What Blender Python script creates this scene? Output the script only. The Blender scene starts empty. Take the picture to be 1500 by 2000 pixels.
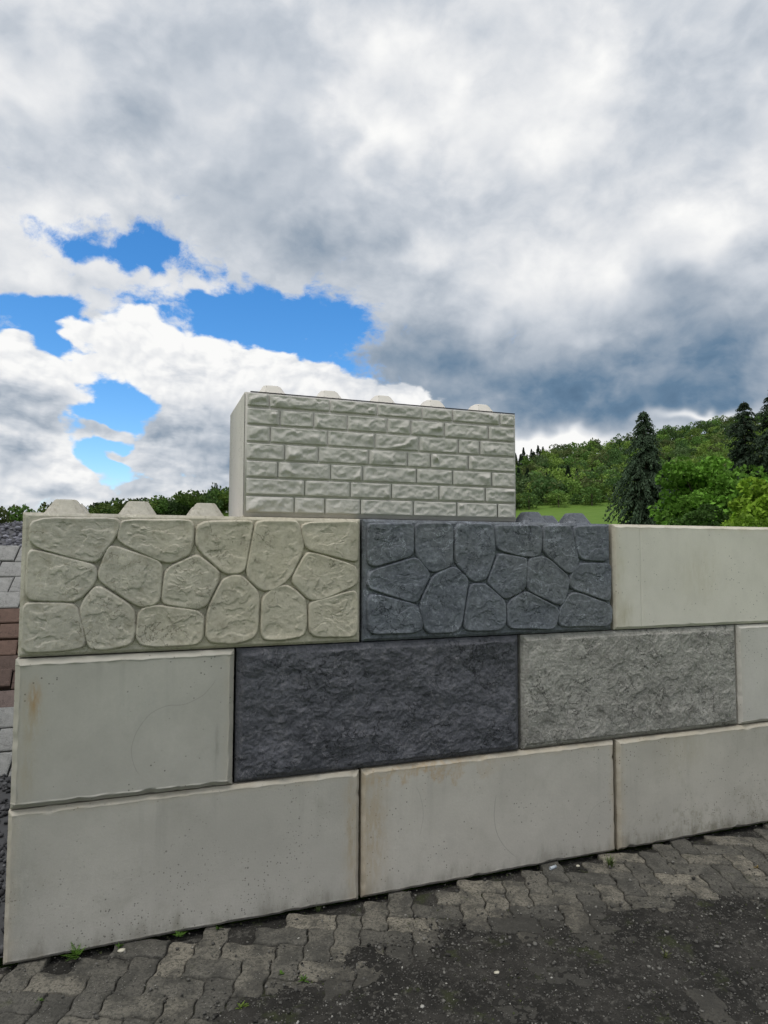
import bpy, bmesh, math, random
import numpy as np
from mathutils import Vector, Matrix

random.seed(7)
RNG = np.random.default_rng(7)
SC = bpy.context.scene
COL = SC.collection

# ------------------------------------------------------------------ camera
cam_d = bpy.data.cameras.new("camera")
cam = bpy.data.objects.new("camera", cam_d)
COL.objects.link(cam)
right = Vector((0.93988727, -0.34147085, 0.00309458))
up = Vector((-0.02307287, -0.05446067, 0.99824931))
fwd = Vector((0.3407045, 0.93831322, 0.0590656))
m = Matrix.Identity(4)
for i in range(3):
    m[i][0], m[i][1], m[i][2] = right[i], up[i], -fwd[i]
m.translation = Vector((-0.9861, -3.01422, 1.63992))
cam.matrix_world = m
cam_d.sensor_fit = 'HORIZONTAL'
cam_d.sensor_width = 36.0
cam_d.lens = 36.0 * 1273.9 / 1500.0
cam_d.clip_start = 0.05
cam_d.clip_end = 5000.0
SC.camera = cam
SC.view_settings.view_transform = 'Standard'
SC.view_settings.look = 'None'
SC.view_settings.exposure = 0.0
SC.view_settings.gamma = 1.0
SC.view_settings.use_curve_mapping = False
SC.cycles.max_bounces = 6
SC.cycles.diffuse_bounces = 3
SC.cycles.transparent_max_bounces = 4
SC.cycles.use_denoising = True
SC.cycles.use_adaptive_sampling = True
SC.cycles.adaptive_threshold = 0.03

# ------------------------------------------------------------------ node helpers
def lin(c):
    return tuple(((v / 255.0) / 12.92 if v / 255.0 <= 0.04045 else ((v / 255.0 + 0.055) / 1.055) ** 2.4) for v in c)

class NT:
    def __init__(s, tree):
        s.t = tree
        s.n = tree.nodes
        s.l = tree.links
    def put(s, sock, v):
        if v is None:
            return
        if isinstance(v, bpy.types.NodeSocket):
            s.l.new(v, sock)
        else:
            if hasattr(sock.default_value, '__len__') and len(sock.default_value) == 4 and len(v) == 3:
                v = tuple(v) + (1.0,)
            sock.default_value = v
    def M(s, op, a, b=None, c=None, clamp=False):
        n = s.n.new('ShaderNodeMath'); n.operation = op; n.use_clamp = clamp
        for i, v in enumerate((a, b, c)):
            s.put(n.inputs[i], v)
        return n.outputs[0]
    def V(s, op, a, b=None, scale=None):
        n = s.n.new('ShaderNodeVectorMath'); n.operation = op
        s.put(n.inputs[0], a)
        if b is not None: s.put(n.inputs[1], b)
        if scale is not None: s.put(n.inputs['Scale'], scale)
        return n.outputs['Value'] if op in ('DOT_PRODUCT', 'LENGTH', 'DISTANCE') else n.outputs[0]
    def noise(s, vec, scale, detail=2.0, rough=0.5, dist=0.0, col=False, lac=2.0):
        n = s.n.new('ShaderNodeTexNoise')
        s.put(n.inputs['Vector'], vec)
        s.put(n.inputs['Scale'], float(scale)); s.put(n.inputs['Detail'], float(detail))
        s.put(n.inputs['Roughness'], float(rough)); s.put(n.inputs['Distortion'], float(dist))
        s.put(n.inputs['Lacunarity'], float(lac))
        return n.outputs['Color'] if col else n.outputs[0]
    def vor(s, vec, scale, feature='F1', detail=0.0, rough=0.5, rnd=1.0, out='Distance'):
        n = s.n.new('ShaderNodeTexVoronoi'); n.feature = feature
        s.put(n.inputs['Vector'], vec); s.put(n.inputs['Scale'], float(scale))
        if 'Detail' in n.inputs: s.put(n.inputs['Detail'], float(detail)); s.put(n.inputs['Roughness'], float(rough))
        s.put(n.inputs['Randomness'], float(rnd))
        return n.outputs[out]
    def ss(s, x, lo, hi):
        n = s.n.new('ShaderNodeMapRange'); n.interpolation_type = 'SMOOTHSTEP'
        s.put(n.inputs['Value'], x); n.inputs['From Min'].default_value = lo; n.inputs['From Max'].default_value = hi
        return n.outputs[0]
    def mix(s, f, a, b, mode='MIX'):
        n = s.n.new('ShaderNodeMix'); n.data_type = 'RGBA'; n.blend_type = mode; n.clamp_factor = True
        s.put(n.inputs[0], f); s.put(n.inputs[6], a); s.put(n.inputs[7], b)
        return n.outputs[2]
    def ramp(s, f, stops):
        n = s.n.new('ShaderNodeValToRGB'); cr = n.color_ramp
        while len(cr.elements) < len(stops): cr.elements.new(0.5)
        for e, (p, c) in zip(cr.elements, stops):
            e.position = p; e.color = tuple(c) + (1.0,) if len(c) == 3 else c
        s.put(n.inputs[0], f)
        return n.outputs[0]
    def xyz(s, v):
        n = s.n.new('ShaderNodeSeparateXYZ'); s.put(n.inputs[0], v); return n.outputs
    def comb(s, x, y, z):
        n = s.n.new('ShaderNodeCombineXYZ')
        for i, v in enumerate((x, y, z)): s.put(n.inputs[i], v)
        return n.outputs[0]

# ------------------------------------------------------------------ sky
SUN_AZ, SUN_EL = math.radians(-124.0), math.radians(68.0)   # azimuth measured from +Y towards +X
sun_vec = Vector((math.sin(SUN_AZ) * math.cos(SUN_EL), math.cos(SUN_AZ) * math.cos(SUN_EL), math.sin(SUN_EL)))
world = bpy.data.worlds.new("World"); SC.world = world; world.use_nodes = True
W = NT(world.node_tree); W.n.clear()
tc = W.n.new('ShaderNodeTexCoord')
d = W.V('NORMALIZE', tc.outputs['Generated'])
dx, dy, dz = W.xyz(d)[:3]
az = W.M('ARCTAN2', dx, dy); el = W.M('ARCSINE', dz)
P0 = W.comb(az, el, 0.0)
# domain warp so that no cloud keeps a round outline
wn = W.V('SUBTRACT', W.noise(d, 5.0, 4, 0.58, col=True), (0.5, 0.5, 0.5))
w1 = W.V('SCALE', wn, scale=0.17)
w2 = W.V('SCALE', wn, scale=0.10)
P = W.V('ADD', P0, w1)
def field(base, blobs, Pv=None):
    acc = base
    for (a, e, sa, se, amp) in blobs:
        n = W.n.new('ShaderNodeVectorMath'); n.operation = 'MULTIPLY_ADD'
        W.put(n.inputs[0], Pv or P); n.inputs[1].default_value = (1.0 / sa, 1.0 / se, 0.0); n.inputs[2].default_value = (-a / sa, -e / se, 0.0)
        g = W.M('POWER', 0.36788, W.V('DOT_PRODUCT', n.outputs[0], n.outputs[0]))
        acc = W.M('MULTIPLY_ADD', g, amp, acc)
    return acc
# az, el, radius az, radius el, amount  (radians)
SKY_K = 0.15
HOLES = [(-0.076, 0.39, 0.133, 0.031, -1.55), (0.029, 0.408, 0.072, 0.032, -0.8), (0.188, 0.355, 0.117, 0.05, -1.35), (0.089, 0.323, 0.126, 0.039, -1.1),
    (0.268, 0.333, 0.06, 0.054, -0.9), (-0.144, 0.302, 0.099, 0.026, -1.4), (-0.155, 0.255, 0.073, 0.04, -0.8), (-0.043, 0.184, 0.101, 0.093, -1.4),
    (-0.074, 0.103, 0.105, 0.043, -1.3), (0.076, 0.236, 0.161, 0.08, -1.2), (-0.152, 0.154, 0.079, 0.095, -1.1), (0.197, 0.265, 0.101, 0.037, -1.1),
    (0.028, 0.107, 0.092, 0.045, -1.2), (0.3, 0.26, 0.048, 0.023, -0.6), (-0.176, 0.332, 0.042, 0.019, 0.8), (-0.013, 0.366, 0.084, 0.013, 0.65),
    (0.096, 0.365, 0.041, 0.011, 0.8), (0.208, 0.388, 0.025, 0.024, 0.8), (-0.101, 0.33, 0.039, 0.011, 0.6), (0.149, 0.394, 0.046, 0.018, 0.5),
    (-0.07, 0.399, 0.034, 0.009, 0.5)]
DECK = [(0.468, 0.6, 0.206, 0.097, 0.15), (0.338, 0.568, 0.049, 0.042, 0.12), (0.648, 0.605, 0.052, 0.044, 0.16), (0.594, 0.566, 0.031, 0.035, 0.12),
    (0.825, 0.452, 0.096, 0.054, 0.18), (-0.124, 0.439, 0.115, 0.036, 0.08), (-0.031, 0.498, 0.028, 0.024, 0.15), (0.354, 0.69, 0.049, 0.026, 0.12),
    (0.258, 0.471, 0.135, 0.059, -0.22), (0.816, 0.579, 0.111, 0.069, -0.1), (-0.182, 0.632, 0.061, 0.033, -0.22), (-0.041, 0.572, 0.139, 0.039, -0.07),
    (0.605, 0.257, 0.326, 0.087, -0.31), (0.839, 0.266, 0.161, 0.093, -0.24), (0.403, 0.29, 0.095, 0.059, -0.12), (0.655, 0.206, 0.249, 0.033, -0.27),
    (0.79, 0.378, 0.053, 0.032, -0.22), (0.545, 0.399, 0.153, 0.041, 0.08), (0.695, 0.398, 0.043, 0.039, 0.15), (0.728, 0.306, 0.062, 0.017, 0.12),
    (0.596, 0.158, 0.096, 0.015, 0.85), (0.818, 0.183, 0.057, 0.008, 0.55), (-0.146, 0.341, 0.056, 0.025, 0.12), (0.104, 0.368, 0.045, 0.014, 0.2)]
CUM = [(-0.022, 0.298, 0.052, 0.031, 1.3), (0.025, 0.264, 0.121, 0.034, 1.35), (0.136, 0.258, 0.121, 0.033, 1.25), (0.245, 0.244, 0.102, 0.034, 1.2),
    (0.077, 0.214, 0.103, 0.033, 0.85), (0.34, 0.23, 0.103, 0.034, 1.1), (0.093, 0.162, 0.067, 0.053, 1.0), (0.145, 0.134, 0.083, 0.076, 1.0),
    (-0.149, 0.239, 0.055, 0.025, 1.3), (-0.177, 0.192, 0.065, 0.033, 1.2), (-0.182, 0.144, 0.053, 0.04, 1.2), (-0.129, 0.197, 0.025, 0.021, 0.7),
    (-0.1, 0.296, 0.026, 0.015, 0.7), (-0.18, 0.269, 0.048, 0.012, 0.6), (-0.113, 0.104, 0.057, 0.021, 1.25), (-0.15, 0.082, 0.085, 0.028, 1.2),
    (-0.059, 0.159, 0.037, 0.01, 1.2), (0.039, 0.096, 0.057, 0.013, 1.2), (-0.038, 0.131, 0.027, 0.007, 0.9), (0.008, 0.069, 0.153, 0.018, 1.0),
    (0.02, 0.166, 0.025, 0.026, 0.6), (0.216, 0.317, 0.031, 0.01, 0.6), (-0.14, 0.148, 0.056, 0.031, 1.0), (0.003, 0.136, 0.035, 0.044, 0.9),
    (-0.084, 0.194, 0.026, 0.017, 0.5)]
CUMB = [(0.078, 0.147, 0.103, 0.052, -0.26), (0.153, 0.172, 0.099, 0.053, -0.26), (-0.175, 0.118, 0.047, 0.027, -0.36), (-0.153, 0.194, 0.067, 0.027, -0.16),
    (-0.131, 0.068, 0.074, 0.014, -0.16), (0.261, 0.214, 0.079, 0.023, -0.08), (0.023, 0.317, 0.107, 0.028, 0.14), (0.113, 0.293, 0.12, 0.02, 0.14),
    (-0.107, 0.119, 0.051, 0.014, 0.14), (-0.155, 0.255, 0.055, 0.013, 0.12), (0.043, 0.104, 0.043, 0.009, 0.12)]
ds = W.V('ADD', W.V('MULTIPLY', d, (1.0, 1.0, 1.5)), W.V('SCALE', wn, scale=0.09))
n_big = W.noise(ds, 3.4, 7, 0.57)
n_up = W.noise(W.V('ADD', ds, (-0.010, -0.004, 0.034)), 3.4, 3, 0.50)
relief = W.M('SUBTRACT', n_big, n_up)
n_fine = W.noise(ds, 9.0, 8, 0.62)
# upper deck
dens = W.M('ADD', field(1.32, HOLES), W.M('MULTIPLY', W.M('SUBTRACT', W.noise(ds, 14.0, 8, 0.66), 0.5), 3.5))
dens = W.M('ADD', dens, W.M('MULTIPLY', W.M('SUBTRACT', n_big, 0.5), 0.7))
a_deck = W.ss(dens, -0.05, 0.80)
b = W.M('ADD', 0.73, W.M('MULTIPLY', W.M('SUBTRACT', W.ss(n_big, 0.40, 0.62), 0.5), 0.13))
b = W.M('ADD', b, W.M('MULTIPLY', W.M('SUBTRACT', W.ss(W.xyz(wn)[2], -0.05, 0.06), 0.5), 0.09))
b = W.M('ADD', b, W.M('MULTIPLY', W.M('SUBTRACT', n_fine, 0.5), 0.26))
b = W.M('ADD', b, W.M('MULTIPLY', relief, 0.85))
c_ramp = [(0.0, lin((70, 97, 124))), (0.22, lin((102, 129, 155))), (0.45, lin((160, 172, 186))), (0.68, lin((203, 209, 217))), (0.85, lin((230, 232, 235))), (1.0, lin((251, 251, 250)))]
c_far = W.ramp(b, c_ramp)                       # the same deck outside the modelled part of the sky
b_in = W.M('ADD', b, field(0.0, DECK))
c_deck = W.ramp(W.M('ADD', b_in, W.M('MULTIPLY', W.M('SUBTRACT', 1.0, a_deck), 0.12)), c_ramp)
c_full = W.ramp(b_in, c_ramp)
# low heaped clouds
vq = W.V('ADD', W.V('MULTIPLY', d, (1.0, 1.0, 1.15)), W.V('SCALE', wn, scale=0.03))
def puff(v):     # rounded heads with creases between them
    p1 = W.M('ABSOLUTE', W.M('SUBTRACT', W.noise(v, 17.0, 2.0, 0.5), 0.5))
    p2 = W.M('ABSOLUTE', W.M('SUBTRACT', W.noise(v, 44.0, 2.0, 0.5), 0.5))
    return W.M('SUBTRACT', 0.75, W.M('ADD', W.M('MULTIPLY', p1, 2.2), W.M('MULTIPLY', p2, 0.9)))
vb = puff(vq)
vb_up = puff(W.V('ADD', vq, (-0.004, 0.0, 0.011)))
fl = W.V('ADD', W.V('MULTIPLY', d, (1.0, 1.0, 1.9)), W.V('SCALE', wn, scale=0.05))
n_edge = W.noise(fl, 9.0, 8, 0.60)
n_lay = W.noise(W.V('MULTIPLY', fl, (1.0, 1.0, 1.5)), 5.0, 6, 0.55)
Pc = W.V('ADD', P0, w2)
dc = field(-0.22, CUM, Pc)
dc = W.M('ADD', dc, W.M('MULTIPLY', W.M('SUBTRACT', 0.45, vb), 0.50))
dc = W.M('ADD', dc, W.M('MULTIPLY', W.M('SUBTRACT', n_edge, 0.5), 1.9))
dc = W.M('ADD', dc, W.M('MULTIPLY', W.M('SUBTRACT', n_lay, 0.5), 1.7))
a_cum = W.ss(dc, 0.38, 0.68)
bc = field(0.82, CUMB, Pc)
bc = W.M('ADD', bc, W.M('MULTIPLY', W.M('ADD', W.M('SUBTRACT', vb_up, vb), W.M('MULTIPLY', W.M('SUBTRACT', 0.45, vb), 0.35)), 0.26))
bc = W.M('ADD', bc, W.M('MULTIPLY', W.M('SUBTRACT', n_edge, 0.5), 0.55))
bc = W.M('ADD', bc, W.M('MULTIPLY', W.M('SUBTRACT', W.ss(n_lay, 0.38, 0.58), 0.6), 0.34))
bc = W.M('ADD', bc, W.M('MULTIPLY', W.ss(dc, 0.95, 0.45), 0.08))   # thin rims glow
c_cum = W.ramp(bc, c_ramp)
sky = W.n.new('ShaderNodeTexSky'); sky.sky_type = 'NISHITA'; sky.sun_disc = False
sky.sun_elevation = SUN_EL; sky.sun_rotation = SUN_AZ % (2 * math.pi)
sky.altitude = 600.0; sky.air_density = 1.0; sky.dust_density = 0.4; sky.ozone_density = 3.0
hs = W.n.new('ShaderNodeHueSaturation'); hs.inputs['Saturation'].default_value = 1.32; hs.inputs['Value'].default_value = 1.25
W.l.new(sky.outputs[0], hs.inputs['Color'])
blue = W.V('SCALE', hs.outputs[0], scale=SKY_K)
def BG(c):
    n = W.n.new('ShaderNodeBackground'); n.inputs['Strength'].default_value = 1.0; W.put(n.inputs['Color'], c); return n.outputs[0]
def MS(f, a_, b_):
    n = W.n.new('ShaderNodeMixShader'); W.put(n.inputs[0], f); W.l.new(a_, n.inputs[1]); W.l.new(b_, n.inputs[2]); return n.outputs[0]
def inside(v, lo, hi): return W.M('MULTIPLY', W.M('GREATER_THAN', v, lo), W.M('LESS_THAN', v, hi))
# the broken part of the sky (blue gaps, heaped clouds) lies low to the left; shader branches skip the rest
g_gap = W.M('MULTIPLY', inside(az, -0.62, 0.56), W.M('LESS_THAN', el, 0.50))
g_all = W.M('MULTIPLY', inside(az, -0.70, 1.40), W.M('LESS_THAN', el, 1.25))
low = W.M('MULTIPLY', W.ss(el, 0.13, -0.02), 0.45)   # pale air close to the horizon
murk = lin((205, 212, 218))
broken = MS(a_cum, MS(a_deck, BG(W.mix(low, blue, murk)), BG(W.mix(low, c_deck, murk))), BG(W.mix(low, c_cum, murk)))
near = MS(g_gap, BG(W.mix(low, c_full, murk)), broken)
s_out = MS(g_all, BG(W.mix(low, c_far, murk)), near)
world.cycles.sampling_method = 'MANUAL'; world.cycles.sample_map_resolution = 128
wo = W.n.new('ShaderNodeOutputWorld'); W.l.new(s_out, wo.inputs['Surface'])

sd = bpy.data.lights.new("sun", 'SUN'); sd.energy = 1.8; sd.angle = math.radians(24.0); sd.color = (1.0, 0.965, 0.91)
sun = bpy.data.objects.new("sun", sd); COL.objects.link(sun)
sun.rotation_euler = sun_vec.to_track_quat('Z', 'Y').to_euler()
sun.location = (0, 0, 50)
# ------------------------------------------------------------------ numpy noise
def _h(ix, iy, s):
    h = (ix.astype(np.int64) * 374761393 + iy.astype(np.int64) * 668265263 + s * 974634777) & 0xffffffff
    h = ((h ^ (h >> 13)) * 1274126177) & 0xffffffff
    h = h ^ (h >> 16)
    return h * (2 * np.pi / 4294967296.0)
def pn(x, y, s=0):
    x = np.asarray(x, float); y = np.asarray(y, float)
    ix = np.floor(x); iy = np.floor(y); fx = x - ix; fy = y - iy
    u = fx * fx * fx * (fx * (fx * 6 - 15) + 10); v = fy * fy * fy * (fy * (fy * 6 - 15) + 10)
    def g(a, b_):
        t = _h(ix + a, iy + b_, s)
        return np.cos(t) * (fx - a) + np.sin(t) * (fy - b_)
    return ((g(0, 0) * (1 - u) + g(1, 0) * u) * (1 - v) + (g(0, 1) * (1 - u) + g(1, 1) * u) * v) * 1.4
def fbm(x, y, o=4, s=0, gain=0.5):
    a = 1.0; t = 0.0; f = 1.0
    for i in range(o):
        t = t + a * pn(x * f, y * f, s + i * 17); a *= gain; f *= 2.03
    return t
def sstep(x, lo, hi):
    t = np.clip((x - lo) / (hi - lo), 0, 1); return t * t * (3 - 2 * t)
def terrace(t, w=0.22):
    f = np.floor(t); r = t - f
    return f + sstep(r, 1 - w, 1.0)

# ------------------------------------------------------------------ mesh / object helpers
def mesh_np(name, verts, quads=None, tris=None, smooth=True, cols=None):
    me = bpy.data.meshes.new(name)
    verts = np.asarray(verts, np.float32).reshape(-1, 3)
    me.vertices.add(len(verts)); me.vertices.foreach_set('co', verts.ravel())
    parts = []; counts = []
    if quads is not None and len(quads):
        q = np.asarray(quads, np.int32); parts.append(q.ravel()); counts += [4] * len(q)
    if tris is not None and len(tris):
        t = np.asarray(tris, np.int32); parts.append(t.ravel()); counts += [3] * len(t)
    loops = np.concatenate(parts); counts = np.array(counts, np.int32)
    me.loops.add(len(loops)); me.loops.foreach_set('vertex_index', loops)
    me.polygons.add(len(counts))
    st = np.zeros(len(counts), np.int32); st[1:] = np.cumsum(counts)[:-1]
    me.polygons.foreach_set('loop_start', st); me.polygons.foreach_set('loop_total', counts)
    me.update(calc_edges=True)
    if smooth:
        me.polygons.foreach_set('use_smooth', np.ones(len(counts), bool))
    if cols is not None:
        at = me.color_attributes.new('col', 'FLOAT_COLOR', 'POINT')
        c = np.ones((len(verts), 4), np.float32); c[:, :3] = cols
        at.data.foreach_set('color', c.ravel())
    me.validate()
    return me
def obj(name, me, mat=None, parent=None, loc=None):
    o = bpy.data.objects.new(name, me); COL.objects.link(o)
    if mat is not None and len(me.materials) == 0: me.materials.append(mat)
    if parent is not None: o.parent = parent
    if loc is not None: o.location = loc
    return o
def empty(name, loc, rz=0.0):
    o = bpy.data.objects.new(name, None); COL.objects.link(o); o.location = loc; o.rotation_euler = (0, 0, rz)
    o.empty_display_size = 0.1
    return o
def tag(o, label=None, cat=None, group=None, kind=None):
    if label: o['label'] = label
    if cat: o['category'] = cat
    if group: o['group'] = group
    if kind: o['kind'] = kind
    return o
def bm_mesh(name, build, smooth=False, bevel=0.0):
    bm = bmesh.new(); build(bm)
    if bevel > 0:
        bmesh.ops.bevel(bm, geom=list(bm.edges), offset=bevel, segments=2, affect='EDGES', profile=0.5)
    bmesh.ops.recalc_face_normals(bm, faces=list(bm.faces))
    me = bpy.data.meshes.new(name); bm.to_mesh(me); bm.free()
    for p in me.polygons: p.use_smooth = smooth
    return me

# ------------------------------------------------------------------ materials
def new_mat(name):
    mt = bpy.data.materials.new(name); mt.use_nodes = True
    T = NT(mt.node_tree); T.n.clear()
    out = T.n.new('ShaderNodeOutputMaterial'); pb = T.n.new('ShaderNodeBsdfPrincipled')
    T.l.new(pb.outputs[0], out.inputs['Surface'])
    T.pb = pb; T.out = out
    t = T.n.new('ShaderNodeTexCoord'); T.obj = t.outputs['Object']; T.gen = t.outputs['Generated']
    oi = T.n.new('ShaderNodeObjectInfo'); T.rnd = oi.outputs['Random']
    return mt, T
def bump(T, h, strength, dist, prev=None):
    n = T.n.new('ShaderNodeBump'); n.inputs['Strength'].default_value = strength; n.inputs['Distance'].default_value = dist
    T.put(n.inputs['Height'], h)
    if prev is not None: T.l.new(prev, n.inputs['Normal'])
    return n.outputs[0]
def sc(c, k): return tuple(v * k for v in c)

def concrete(name, base, var=0.10, pores=0.5, streak=0.25, edge=0.0, L=1.47, H=0.595, blobs=(), warm=(0.42, 0.33, 0.20), grime=0.3, seed=0.0, rough=0.85, fine=1.0, lines=(), splash=0.0):
    base = (base[0] * 1.06, base[1] * 1.02, base[2] * 1.01)
    mt, T = new_mat(name)
    p = T.V('ADD', T.obj, (seed * 3.1, seed * 1.7, seed * 0.9))
    big = T.noise(p, 2.6, 4, 0.55); mid = T.noise(p, 11.0, 5, 0.6); fin = T.noise(p, 95.0, 3, 0.6)
    c = T.mix(T.ss(big, 0.3, 0.7), sc(base, 1 - var), sc(base, 1 + var))
    c = T.mix(T.M('MULTIPLY', T.ss(mid, 0.48, 0.78), 0.35), c, sc(base, 1 - 2.2 * var))
    c = T.mix(T.M('MULTIPLY', T.M('SUBTRACT', fin, 0.35), 0.30), c, sc(base, 0.62))
    # vertical run-off streaks
    sv = T.V('MULTIPLY', p, (14.0, 14.0, 0.8)); st = T.noise(sv, 1.0, 4, 0.6)
    x, y, z = T.xyz(T.obj)[:3]
    topf = T.ss(z, H * 0.15, H)
    c = T.mix(T.M('MULTIPLY', T.M('MULTIPLY', T.ss(st, 0.52, 0.75), topf), streak), c, sc(base, 0.55))
    # cloudy grime
    gr = T.noise(T.V('MULTIPLY', p, (1.0, 1.0, 0.7)), 5.5, 7, 0.68, 0.6)
    c = T.mix(T.M('MULTIPLY', T.ss(gr, 0.52, 0.8), grime), c, (base[0] * 0.60, base[1] * 0.60, base[2] * 0.54))
    # pores
    if pores > 0:
        for scl, r0, pw in ((70.0, 0.16, 1.0), (26.0, 0.075, 0.8)):
            v = T.vor(p, scl, 'F1')
            vr = T.xyz(T.vor(p, scl, 'F1', out='Color'))[0]
            pk = T.M('MULTIPLY', T.ss(T.M('DIVIDE', v, T.M('ADD', 0.35, vr)), r0 * 1.5, r0 * 0.8), T.ss(vr, 1.0 - 0.75 * pores, 1.0 - 0.7 * pores))
            pk = T.M('MULTIPLY', pk, T.ss(T.noise(p, 3.3 if scl > 50 else 4.4, 3, 0.6), 0.42, 0.60))
            c = T.mix(T.M('MULTIPLY', pk, 0.85 * pw), c, sc(base, 0.30))
    if splash > 0:
        sp = T.M('ADD', z, T.M('MULTIPLY', T.M('SUBTRACT', T.noise(T.V('MULTIPLY', p, (1.6, 1, 0.5)), 9.0, 6, 0.7), 0.5), 0.30))
        c = T.mix(T.M('MULTIPLY', T.ss(sp, 0.10, -0.06), splash), c, (0.16, 0.15, 0.115))
    if edge > 0:
        ex = T.M('MINIMUM', x, T.M('SUBTRACT', L, x)); ez = T.M('SUBTRACT', H, z)
        wob = T.M('MULTIPLY', T.M('SUBTRACT', T.noise(p, 16.0, 5, 0.65), 0.5), 0.09)
        ed = T.M('ADD', T.M('MINIMUM', ex, T.M('MULTIPLY', ez, 1.4)), wob)
        c = T.mix(T.M('MULTIPLY', T.ss(ed, 0.065, -0.012), edge), c, warm)
        c = T.mix(T.M('MULTIPLY', T.ss(ed, 0.018, -0.03), edge * 0.8), c, (0.10, 0.085, 0.06))
    for (bx, bz, rx, rz, amt, colr) in blobs:
        q = T.V('MULTIPLY', T.V('SUBTRACT', T.V('ADD', T.obj, T.V('SCALE', T.V('SUBTRACT', T.noise(p, 13.0, 4, 0.65, col=True), (0.5, 0.5, 0.5)), scale=rx * 1.3)), (bx, 0, bz)), (1 / rx, 0, 1 / rz))
        g = T.M('POWER', 2.718, T.M('MULTIPLY', T.V('DOT_PRODUCT', q, q), -1.0))
        g = T.M('MULTIPLY', g, T.ss(T.noise(T.V('MULTIPLY', p, (2.5, 1, 0.6)), 22.0, 5, 0.7), 0.25, 0.65))
        c = T.mix(T.M('MULTIPLY', g, amt), c, colr)
    for (cx, cz, rr, z0, z1, amt, lx0, lx1) in lines:   # thin curved scratches
        q = T.V('SUBTRACT', T.V('ADD', T.obj, T.V('SCALE', T.V('SUBTRACT', T.noise(p, 4.0, 2, 0.5, col=True), (0.5, 0.5, 0.5)), scale=0.05)), (cx, 0, cz))
        qq = T.xyz(q); rad = T.M('SQRT', T.M('ADD', T.M('MULTIPLY', qq[0], qq[0]), T.M('MULTIPLY', qq[2], qq[2])))
        k = T.ss(T.M('ABSOLUTE', T.M('SUBTRACT', rad, rr)), 0.0030, 0.0008)
        k = T.M('MULTIPLY', k, T.M('MULTIPLY', T.ss(z, z0, z0 + 0.03), T.ss(z, z1, z1 - 0.03)))
        k = T.M('MULTIPLY', k, T.M('MULTIPLY', T.ss(x, lx0, lx0 + 0.02), T.ss(x, lx1, lx1 - 0.02)))
        c = T.mix(T.M('MULTIPLY', k, amt), c, sc(base, 0.45))
    T.put(T.pb.inputs['Base Color'], c)
    T.pb.inputs['Roughness'].default_value = rough
    T.pb.inputs['Specular IOR Level'].default_value = 0.25
    hgt = T.M('ADD', T.M('MULTIPLY', fin, 0.5), T.M('MULTIPLY', mid, 0.8))
    nb = bump(T, hgt, 0.35 * fine, 0.004)
    nb = bump(T, T.noise(p, 320.0, 2, 0.6), 0.25 * fine, 0.0015, nb)
    T.put(T.pb.inputs['Normal'], nb)
    return mt

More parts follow.
